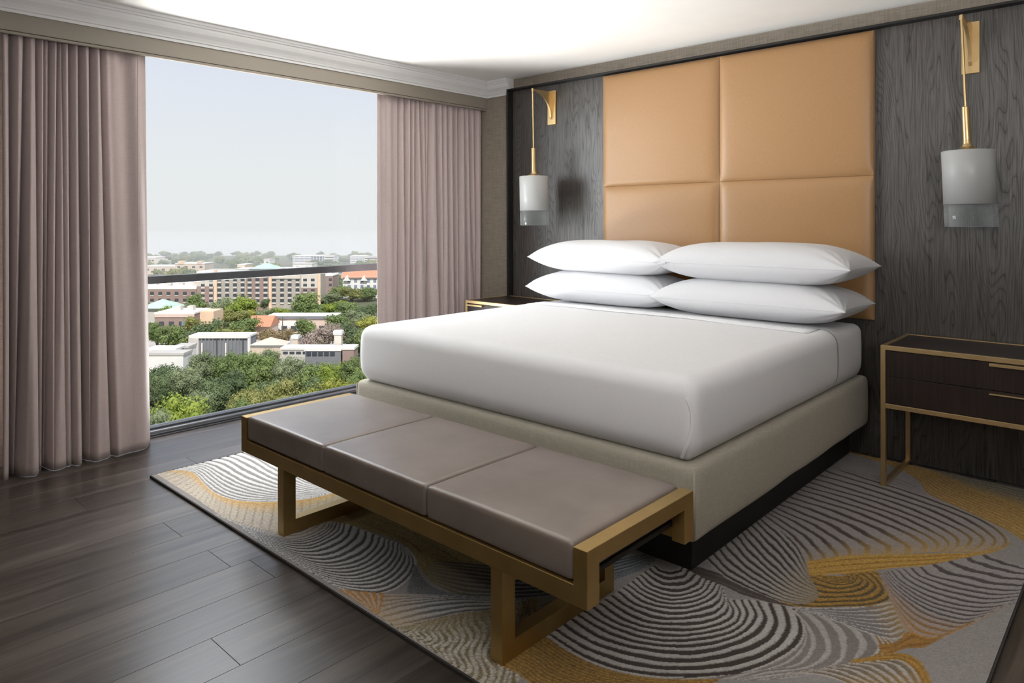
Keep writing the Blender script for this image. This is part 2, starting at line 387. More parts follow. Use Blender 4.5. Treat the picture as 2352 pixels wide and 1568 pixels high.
# ================================================================== BED
BX0, BX1, BYF, BYB = -2.42, -.405, -2.10, -.10
RUGZ = .0125
bed = empty('bed', (-1.41, -1.1, RUGZ)); tag(bed, 'king bed base wrapped in oatmeal linen above a recessed black plinth', 'bed')
def rel(mesh_obj, root):
    mesh_obj.data.transform(Matrix.Translation(-Vector(root.location))); return mesh_obj
rel(box('plinth', -2.32, -.50, -1.945, -.12, RUGZ, .21, MT['black_wood'], bed, .004), bed)
def soft_box(x0, x1, y0, y1, z0, z1, r, n=(48, 48, 16), bulge=0, crown=0, rb=None, wob=0, seed=0):
    """closed quad shell with rounded edges, bulging sides and a slightly domed top"""
    bm = bmesh.new()
    nx, ny, nz = n
    key = {}
    def vert(p):
        k = tuple(round(c, 6) for c in p)
        if k not in key: key[k] = bm.verts.new(p)
        return key[k]
    def face_grid(na, nb, f):
        for i in range(na):
            for j in range(nb):
                try: bm.faces.new([vert(f(i / na, j / nb)), vert(f((i + 1) / na, j / nb)), vert(f((i + 1) / na, (j + 1) / nb)), vert(f(i / na, (j + 1) / nb))])
                except ValueError: pass
    e = lambda t: .5 - .5 * math.cos(PI * t) if True else t
    mix = lambda t: .45 * t + .55 * e(t)
    X = lambda t: x0 + (x1 - x0) * mix(t); Y = lambda t: y0 + (y1 - y0) * mix(t); Z_ = lambda t: z0 + (z1 - z0) * mix(t)
    face_grid(nx, ny, lambda a, b: (X(a), Y(b), z1)); face_grid(nx, ny, lambda a, b: (X(a), Y(1 - b), z0))
    face_grid(nx, nz, lambda a, b: (X(a), y0, Z_(b))); face_grid(nx, nz, lambda a, b: (X(1 - a), y1, Z_(b)))
    face_grid(ny, nz, lambda a, b: (x0, Y(1 - a), Z_(b))); face_grid(ny, nz, lambda a, b: (x1, Y(a), Z_(b)))
    for v in bm.verts:
        p = v.co.copy()
        rr = r
        q = Vector((min(max(p.x, x0 + rr), x1 - rr), min(max(p.y, y0 + rr), y1 - rr), min(max(p.z, z0 + (rb or rr)), z1 - rr)))
        d = p - q
        if p.z < z0 + (rb or rr) and rb: d.z *= rr / rb
        if d.length > 1e-9:
            d = d.normalized() * rr
            if p.z < z0 + (rb or rr) and rb: d.z *= rb / rr
        v.co = q + d
        tz = (v.co.z - z0) / (z1 - z0); tx = (v.co.x - x0) / (x1 - x0); ty = (v.co.y - y0) / (y1 - y0)
        if bulge:
            s = bulge * math.sin(PI * min(max(tz, 0), 1)) ** .8
            if abs(d.x) > rr * .3: v.co.x += math.copysign(s, d.x)
            if abs(d.y) > rr * .3: v.co.y += math.copysign(s, d.y)
        if crown: v.co.z += crown * max(0, tz - .5) * 2 * (math.sin(PI * tx) * math.sin(PI * ty)) ** .6 if 0 < tx < 1 and 0 < ty < 1 else 0
        if wob:
            v.co += Vector((0, 0, 1)) * wob * mnoise.noise(Vector((v.co.x * 3.1 + seed, v.co.y * 3.1, v.co.z * 4)))
    bmesh.ops.recalc_face_normals(bm, faces=bm.faces[:])
    return bm
sk = soft_box(BX0, BX1, BYF, BYB, .192, .462, .028, (60, 60, 12), bulge=.004)
for v in sk.verts:                      # linen hem hangs a little unevenly
    if v.co.z < .23: v.co.z += .007 * mnoise.noise(Vector((v.co.x * 4, v.co.y * 4, 3.1))) - .004
rel(obj('skirt_cover', sk, MT['skirt'], bed, True), bed)
for sx in (BX0 + .004, BX1 - .004):     # corner seams of the cover
    rel(obj('corner_seam', lathe(bmesh.new(), [(.0045, .205), (.005, .33), (.0045, .445)], 8, (sx, BYF + .004)), MT['skirt'], bed, True), bed)

MX0, MX1, MYF, MYB, MZ0, MZ1 = -2.392, -.418, -2.095, -.165, .463, .757
mt = empty('mattress', (-1.405, -1.13, .463)); tag(mt, 'thick mattress tightly made up in plain white sheets on the linen bed base', 'mattress')
body = soft_box(MX0, MX1, MYF, MYB, MZ0, MZ1, .045, (56, 56, 20), bulge=.006, crown=.016, rb=.085)
rel(obj('fitted_sheet', body, MT['sheet'], mt, True), mt)
top = soft_box(MX0 - .005, MX1 + .005, MYF - .006, MYB + .02, MZ0 - .001, MZ1 + .005, .062, (90, 90, 26), bulge=.010, crown=.016, rb=.085)
dead = [f for f in top.faces if f.calc_center_median().y > -.615 or f.calc_center_median().z < MZ0 + .004]
bmesh.ops.delete(top, geom=dead, context='FACES')
for v in top.verts:                     # faint tension folds running from the tucked corners
    n_ = mnoise.noise(Vector((v.co.x * 2.2 + v.co.y * 1.2, v.co.y * 2.0, v.co.z * 2)))
    v.co.z += .0015 * n_
sheet = rel(obj('flat_sheet', top, MT['sheet'], mt, True), mt)
sheet.modifiers.new('thick', 'SOLIDIFY').thickness = .003
# turned-down hem band and stitching near the pillows
def ztop(x, y):
    tx = (x - MX0) / (MX1 - MX0); ty = (y - MYF) / (MYB - MYF)
    return MZ1 + .016 * (max(0, math.sin(PI * tx)) * max(0, math.sin(PI * ty))) ** .6
def ribbon(name, y0, y1, lift, thick):
    n = 60; V = []
    for i in range(n + 1):
        x_ = MX0 + .07 + (MX1 - MX0 - .14) * i / n
        for y_ in (y0, (y0 + y1) / 2, y1): V.append((x_, y_ + .012 * math.sin(i * .21), ztop(x_, y_) + lift))
    me = grid_mesh(name, np.array(V), n + 1, 3)
    o = obj(name, me, MT['sheet'], mt, True); s = o.modifiers.new('thick', 'SOLIDIFY'); s.thickness = thick; s.offset = 1
    return rel(o, mt)
ribbon('turned_hem', -.80, -.62, .007, .003)
ribbon('stitch_line', -.715, -.709, .010, .0022)
# tucked pleat at the foot corner: a narrow folded edge running down the rounded corner
bm = bmesh.new(); ring = []
cxp, cyp, rp = MX1 + .005 - .062, MYF - .006 + .062, .062
for i in range(26):
    t = i / 25; z_ = .715 - .235 * t
    a = math.radians(-60 + 24 * math.sin(PI * t ** .8) - 8 * t)
    R2 = rp + .0160 * math.sin(PI * (z_ - MZ0 + .001) / .30) ** .8 + .0012
    if z_ < MZ0 + .08: R2 -= .02 * ((MZ0 + .08 - z_) / .08) ** 2
    if z_ > .68: R2 -= .012 * ((z_ - .68) / .035) ** 2
    p = Vector((cxp + R2 * math.cos(a), cyp + R2 * math.sin(a), z_)); n_ = Vector((math.cos(a), math.sin(a), 0)); tn = Vector((-math.sin(a), math.cos(a), 0))
    ring.append([bm.verts.new(p + tn * .0 + n_ * .0035), bm.verts.new(p + tn * .0015 - n_ * .004), bm.verts.new(p - tn * .012 - n_ * .004), bm.verts.new(p - tn * .011 + n_ * .0005)])
for a_, b_ in zip(ring, ring[1:]):
    for k in range(4): bm.faces.new((a_[k], a_[(k + 1) % 4], b_[(k + 1) % 4], b_[k]))
bmesh.ops.recalc_face_normals(bm, faces=bm.faces[:])
rel(obj('corner_pleat', bm, MT['sheet'], mt), mt)

# ================================================================== PILLOWS
def pillow_mesh(L, Wd, T, seed, sag=0.0):
    nu, nv = 72, 48
    u = -np.cos(np.linspace(0, PI, nu)); v = -np.cos(np.linspace(0, PI, nv))
    U_, V_ = np.meshgrid(u, v, indexing='ij')
    prof = np.clip(1 - np.abs(U_) ** 4.6, 0, 1) ** .58 * np.clip(1 - np.abs(V_) ** 3.0, 0, 1) ** .5
    px = U_ * (1 - .055 * (1 - np.abs(V_) ** 2.2)) * L / 2
    py = V_ * (1 - .10 * (1 - np.abs(U_) ** 2.4)) * Wd / 2
    wr = np.zeros_like(prof); rr = random.Random(seed)
    for cu, cv in ((-1, -1), (1, -1), (-1, 1), (1, 1)):          # puckers fanning out of the corners
        ang = np.arctan2((V_ - cv) * Wd, (U_ - cu) * L); dist = np.hypot((U_ - cu) * L / 2, (V_ - cv) * Wd / 2)
        wr += .006 * np.sin(ang * rr.uniform(13, 17) + rr.uniform(0, 6)) * np.exp(-(dist / .16) ** 2) * (1 - np.exp(-(dist / .03) ** 2))
    nz = np.array([mnoise.noise(Vector((a * 2.4 + seed * 7.1, b * 2.0, seed))) for a, b in zip(U_.ravel(), V_.ravel())]).reshape(U_.shape)
    zt = prof * T * .54 + wr + nz * .006 * prof
    zb = -prof * T * .46 + wr * .6
    zb = np.maximum(zb, -T * .46 * .94)
    drop = -.0 * np.abs(U_) ** 2
    top_ = np.stack([px, py, zt + drop], -1).reshape(-1, 3); bot = np.stack([px, py, zb + drop], -1).reshape(-1, 3)
    idx = np.arange(nu * nv).reshape(nu, nv)
    q = np.stack([idx[:-1, :-1].ravel(), idx[1:, :-1].ravel(), idx[1:, 1:].ravel(), idx[:-1, 1:].ravel()], 1)
    q2 = q[:, ::-1] + nu * nv
    me = bpy.data.meshes.new('pillow'); quick(me, np.concatenate([top_, bot]), np.concatenate([q, q2]))
    bm = bmesh.new(); bm.from_mesh(me); bmesh.ops.remove_doubles(bm, verts=bm.verts[:], dist=.0004); bmesh.ops.recalc_face_normals(bm, faces=bm.faces[:])
    bm.to_mesh(me); bm.free(); return me
def seam(me_p, L, Wd):
    """piped edge seam following the outline"""
    bm = bmesh.new(); pts = []
    for i in range(160):
        t = i / 160 * 4; s = int(t); f = -math.cos(PI * (t - s))
        U1, V1 = ((f, -1), (1, f), (-f, 1), (-1, -f))[s]
        pts.append(Vector((U1 * (1 - .055 * (1 - abs(V1) ** 2.2)) * L / 2, V1 * (1 - .10 * (1 - abs(U1) ** 2.4)) * Wd / 2, 0)))
    ring = []
    for i, p in enumerate(pts):
        d = (pts[(i + 1) % 160] - pts[i - 1]).normalized(); s_ = d.cross(Vector((0, 0, 1)))
        ring.append([bm.verts.new(p + s_ * (.0013 * math.cos(a)) + Vector((0, 0, .0013 * math.sin(a)))) for a in (0, PI / 2, PI, 3 * PI / 2)])
    for a, b_ in zip(ring, ring[1:] + ring[:1]):
        for k in range(4): bm.faces.new((a[k], a[(k + 1) % 4], b_[(k + 1) % 4], b_[k]))
    return bm
pil = [(-1.925, -.385, .868, 1.115, .50, .225, 1.0, 'lower left white pillow lying flat on the mattress by the window', 1),
       (-1.920, -.380, 1.073, 1.105, .50, .225, -.6, 'upper left white pillow resting on another pillow by the window', 2),
       (-.915, -.400, .868, 1.115, .52, .225, .6, 'lower right white pillow on the mattress near the right nightstand', 3),
       (-.895, -.385, 1.075, 1.125, .51, .230, -.5, 'upper right white pillow stacked on top near the right nightstand', 4)]
for (x, y, z, L_, W_, T_, rz, lab, sd) in pil:
    r = empty('pillow', (x, y, z), math.radians(rz)); tag(r, lab, 'pillow', 'white bed pillows')
    pm = pillow_mesh(L_, W_, T_, sd)
    obj('pillowcase', pm, MT['pillow'], r, True)
    obj('seam', seam(pm, L_, W_), MT['pillow'], r, True)

# ================================================================== BENCH
BNX0, BNX1, BNY0, BNY1, BNZ = -2.2512, -.3251, -2.8367, -2.2587, .4468
bn = empty('bench', (-1.288, -2.548, RUGZ)); tag(bn, 'long low bench with three leather cushions in a gold metal frame', 'bench')
def bpart(name, boxes, m, bev=.0015):
    bm = bmesh.new()
    for b_ in boxes: bx(bm, *b_, bev, 1)
    return rel(obj(name, bm, m, bn), bn)
bw, bd, bt = .047, .056, .047
for x0 in (BNX0, BNX1 - bw):
    prof_ = [(BNY0, .289), (BNY0, BNZ), (BNY1, BNZ), (BNY1, .289), (BNY1 - bd, .289), (BNY1 - bd, BNZ - bt), (BNY0 + bd, BNZ - bt), (BNY0 + bd, .289)]
    bm = prism(bmesh.new(), prof_, x0, x0 + bw, 0)
    bmesh.ops.bevel(bm, geom=[e for e in bm.edges], offset=.0012, segments=1, affect='EDGES')
    rel(obj('end_frame', bm, MT['bronze_gold'], bn), bn)
bpart('front_rail', [(BNX0 + bw, BNX1 - bw, BNY0, BNY0 + .035, .289, .345)], MT['bronze_gold'])
bpart('back_rail', [(BNX0 + bw, BNX1 - bw, BNY1 - .035, BNY1, .289, .345)], MT['bronze_gold'])
bpart('seat_board', [(BNX0 + bw + .002, BNX1 - bw - .002, BNY0 + .036, BNY1 - .036, .331, .347)], MT['seat_board'])
for x0 in (-1.9288, -.6342 - bw):
    o_, i_ = [(BNY0, RUGZ), (BNY1, RUGZ), (BNY1, .289), (BNY0, .289)], None
    bm = bmesh.new()
    bx(bm, x0, x0 + bw, BNY0, BNY0 + bd, RUGZ, .2888); bx(bm, x0, x0 + bw, BNY1 - bd, BNY1, RUGZ, .2888)
    bx(bm, x0, x0 + bw, BNY0 + bd, BNY1 - bd, RUGZ, RUGZ + .058); bx(bm, x0, x0 + bw, BNY0 + bd, BNY1 - bd, .245, .2888)
    rel(obj('sled_leg', bm, MT['bronze_gold'], bn), bn)
cw = (BNX1 - BNX0 - 2 * bw - .004) / 3
for k in range(3):
    a = BNX0 + bw + .002 + k * cw
    cb = soft_box(a + .0035, a + cw - .0035, BNY0 + .004, BNY1 - .002, .3475, .453, .0125, (34, 34, 14), bulge=.0025, crown=.009, wob=.0018, seed=k * 5)
    rel(obj('cushion', cb, MT['leather'], bn, True), bn)

# ================================================================== NIGHTSTANDS
def nightstand(x0, label, mirror=False):
    w, d, h = .64, .4866, .7083 - RUGZ
    r = empty('nightstand', (x0 + w / 2, -.2945, RUGZ)); tag(r, label, 'nightstand', 'nightstands beside the bed')
    s = .022
    hx, hy = w / 2, d / 2
    for sx in (-1, 1):
        bm = bmesh.new(); xa, xb = (-hx, -hx + s) if sx < 0 else (hx - s, hx)
        bx(bm, xa, xb, -hy, -hy + s, 0, h, .001, 1); bx(bm, xa, xb, hy - s, hy, 0, h, .001, 1)
        bx(bm, xa, xb, -hy + s, hy - s, 0, s * .8, .001, 1); bx(bm, xa, xb, -hy + s, hy - s, h - s, h, .001, 1)
        obj('side_frame', bm, MT['brass'], r)
    for nm, z0, z1, y0 in (('front_rail', h - s, h, -hy), ('front_rail', .388, .410, -hy), ('back_rail', h - s, h, hy - s), ('back_rail', .388, .410, hy - s)):
        box(nm, -hx + s, hx - s, y0, y0 + s, z0, z1, MT['brass'], r, .001, 1)
    box('top', -hx + s, hx - s, -hy + s, hy - s, h - .014, h - .003, MT['espresso'], r, .001, 1)
    box('case', -hx + s, hx - s, -hy + .03, hy - .006, .396, h - .0145, MT['espresso'], r)
    mid = (.410 + h - s) / 2 + .002
    for z0, z1 in ((mid + .0015, h - s - .003), (.412, mid - .0015)):
        dr = box('drawer', -hx + s + .002, hx - s - .002, -hy + .006, -hy + .029, z0, z1, MT['espresso'], r, .001, 1)
        a, b_ = (.1285, hx - s - .004) if not mirror else (-hx + s + .004, -.1285)
        box('handle', a, b_, -hy - .010, -hy + .008, z1 - .017, z1 - .004 if z0 > mid else z1 - .012, MT['brass'], dr, .001, 1)
    return r
nightstand(-.228, 'dark two drawer nightstand in a brass frame at the right of the bed')
nightstand(-3.196, 'dark nightstand with brass frame half hidden behind the bed near curtain', True)

# ================================================================== WALL LAMPS
def wall_lamp(xp, lean, label):
    y0 = -.030
    r = empty('wall_lamp', (xp, y0, 2.22)); tag(r, label, 'wall lamp', 'brass wall lamps with glass shades')
    box('backplate', -.040, .040, -.014, 0, 2.083 - 2.22, 2.350 - 2.22, MT['brass'], r, .0015, 1)
    pts = [(-.240, .112), (-.014, .120), (-.014, -.098)]
    for i in range(1, 22):                       # curved underside of the bracket
        t = i / 21; a = PI / 2 * t
        pts.append((-.026 - .214 * (1 - math.cos(a)) ** 1.0, -.098 + .200 * math.sin(a) ** .9))
    bm = prism(bmesh.new(), pts, -.0075, .0075, 0)
    obj('bracket', bm, MT['brass'], r)
    hang = lambda dz: lean * (-dz)
    def hung(bm, name, m, smooth=True, parent=None):
        for v in bm.verts: v.co.x += lean * (.105 - v.co.z)
        o = obj(name, bm, m, parent or r, False); return o
    cx, cy = 0, -.240
    o = obj('finial', lathe(bmesh.new(), [(.0085, .094), (.0095, .097), (.0095, .116), (.007, .118)], 16, (cx, cy)), MT['brass'], r)
    hung(lathe(bmesh.new(), [(.0060, -.335), (.0060, .096)], 12, (cx, cy)), 'rod', MT['brass'])
    hung(lathe(bmesh.new(), [(.010, -.337), (.017, -.339), (.0175, -.50), (.019, -.520), (.026, -.535), (.040, -.545), (.056, -.550), (.057, -.5545)], 32, (cx, cy)), 'socket', MT['brass'])
    R_ = .1125
    sh = hung(lathe(bmesh.new(), [(.02, -.5545), (R_ - .004, -.5545), (R_, -.558), (R_, -.817), (R_ - .005, -.817), (R_ - .005, -.561), (.02, -.5605)], 56, (cx, cy), False), 'frosted_shade', MT['frost'])
    for p in sh.data.polygons: p.use_smooth = abs(p.normal.z) < .5
    cl = hung(lathe(bmesh.new(), [(R_ - .0005, -.8175), (R_ - .0005, -.926), (R_ - .003, -.928), (R_ - .020, -.928), (R_ - .022, -.926), (R_ - .022, -.8175)], 56, (cx, cy), False), 'clear_rim', MT['clear_glass'])
    bmc = bmesh.new(); bmc.from_mesh(cl.data); bmesh.ops.holes_fill(bmc, edges=[e for e in bmc.edges if e.is_boundary]); 
    vs = [v for v in bmc.verts if abs(v.co.z + .8175) < .0006]
    bmc.to_mesh(cl.data); bmc.free()
    for p in cl.data.polygons: p.use_smooth = abs(p.normal.z) < .5
    bb = hung(lathe(bmesh.new(), [(.013, -.562), (.013, -.60), (.022, -.635), (.030, -.665), (.027, -.69), (.012, -.708), (.002, -.711)], 20, (cx, cy)), 'bulb', MT['bulb'])
    return r
wall_lamp(.066, .040, 'brass wall lamp with hanging frosted glass cylinder above the right nightstand')
wall_lamp(-2.728, .020, 'brass wall lamp with hanging frosted glass cylinder between headboard and curtain')

# ================================================================== CURTAINS
GAPS_LEFT = [(-3.426, -3.424, 0.081, 0.095), (-3.365, -3.403, 0.068, 0.068), (-3.311, -3.303, 0.047, 0.027), (-3.277, -3.279, 0.041, 0.081), (-3.251, -3.271, 0.068, 0.041), (-3.211, -3.247, 0.068, 0.0), (-3.193, -3.186, 0.041, 0.0), (-3.157, -3.16, 0.061, 0.02), (-3.111, -3.099, 0.074, 0.095), (-3.058, -3.077, 0.054, 0.027), (-3.008, -2.981, 0.061, 0.041)]
GAPS_RIGHT = [(-0.897, -0.909, 0.041, 0.051), (-0.845, -0.849, 0.081, 0.0), (-0.792, -0.792, 0.061, 0.121), (-0.739, -0.73, 0.072, 0.0), (-0.69, -0.603, 0.061, 0.051), (-0.644, -0.589, 0.081, 0.041), (-0.603, -0.598, 0.061, 0.0), (-0.519, -0.452, 0.061, 0.121), (-0.457, -0.447, 0.061, 0.0), (-0.399, -0.36, 0.072, 0.0), (-0.34, -0.29, 0.072, 0.072), (-0.31, -0.28, 0.061, 0.0), (-0.27, -0.255, 0.092, 0.061), (-0.209, -0.148, 0.061, 0.072), (-0.148, -0.053, 0.061, 0.092), (-0.09, -0.043, 0.061, 0.041)]
def curtain(ya, yb, x_c, z_top, gaps, soft, fine, seed, label, wand_y, wand_z):
    """ya = edge next to the window opening, yb = outer edge; gaps = fold lines (y at the top, y at the hem, depth at the top, depth at the hem)"""
    r = empty('curtain', (x_c, (ya + yb) / 2, 0)); tag(r, label, 'curtain', 'floor length mauve curtains at the window')
    ns, nz = 640, 48
    s = np.linspace(0, 1, ns); zs = np.linspace(0, 1, nz); ym = (ya + yb) / 2
    V = np.zeros((ns, nz, 3))
    for k, zt in enumerate(zs):
        y = ya + (yb - ya) * s
        xo = .010 * np.sin(y * 31 + 2 * zt + seed) * (.4 + .6 * zt) + .006 * np.sin(y * 71 + seed * 2 - 3 * zt)
        cur = []
        for (a, b_, d0, d1) in gaps:
            e = zt ** 1.25; g = a + (b_ - a) * e; d = d0 + (d1 - d0) * e; cur.append((g, d))
            w = (.0065 + .003 * zt) * fine
            xo -= d * np.exp(-np.abs(y - g) / w)
            xo -= d * .25 * np.exp(-((y - g) / (.03 * fine)) ** 2)
            xo += d * .22 * np.exp(-((y - g - .022 * fine) / (.014 * fine)) ** 2)      # the fold rolls forward beside its gap
        gs = np.sort(np.array([c[0] for c in cur] + [yb]))             # rounded pleats between neighbouring gaps
        kk = np.clip(np.searchsorted(gs, y) - 1, 0, len(gs) - 2); wdt = gs[kk + 1] - gs[kk]; ff = np.clip((y - gs[kk]) / np.maximum(wdt, 1e-4), 0, 1)
        inside = (y < gs[-1]) & (y > gs[0])
        xo += np.where(inside, np.minimum(.46 * wdt, .030) * np.clip(4 * ff * (1 - ff), 0, 1) ** .65, 0)
        for (c, w, d) in soft: xo += d * np.exp(-((y - c) / w) ** 2) * (.6 + .4 * zt)
        pinch = np.clip(1 - zt / .06, 0, 1)
        xo = xo * (1 - .25 * pinch)
        xo -= (.11 if ya < -2 else .0) * zt * np.clip((y - ya + .10) / .10, 0, 1) ** 2
        V[:, k, 0] = xo; V[:, k, 1] = y - ym + (.0 if ya > -2 else .068 * zt) * (1 - s) ** 3
        V[:, k, 2] = z_top + (.002 - z_top) * zt
    me = grid_mesh('cloth', V.reshape(-1, 3), ns, nz)
    o = obj('cloth', me, MT['curtain'], r, True); m_ = o.modifiers.new('thick', 'SOLIDIFY'); m_.thickness = .0025
    bm = lathe(bmesh.new(), [(.0026, wand_z), (.0026, z_top - .005)], 8); lathe(bm, [(.0045, wand_z - .012), (.0045, wand_z)], 8)
    bmesh.ops.translate(bm, verts=bm.verts[:], vec=(.034, wand_y - ym, 0))
    obj('pull_wand', bm, MT['wand'], r)
    return r
curtain(-2.778, -3.468, -3.538, 2.36, GAPS_LEFT, [(-2.83, .03, .016), (-2.895, .028, -.018), (-2.96, .035, .022)], 1.0, 1.3, 'mauve curtain at the left side of the window, reaching the floor', -2.83, 1.22)
curtain(-1.112, -.025, -3.555, 2.36, GAPS_RIGHT, [(-1.07, .02, -.010), (-1.0, .05, .018)], .95, 2.1, 'mauve curtain in the corner between window and dark wood wall', -1.055, 1.48)
tag(box('trim_3', -3.70, PX - .03, RY0, -.002, 2.375, 2.395, MT['alu_dark']), kind='structure')

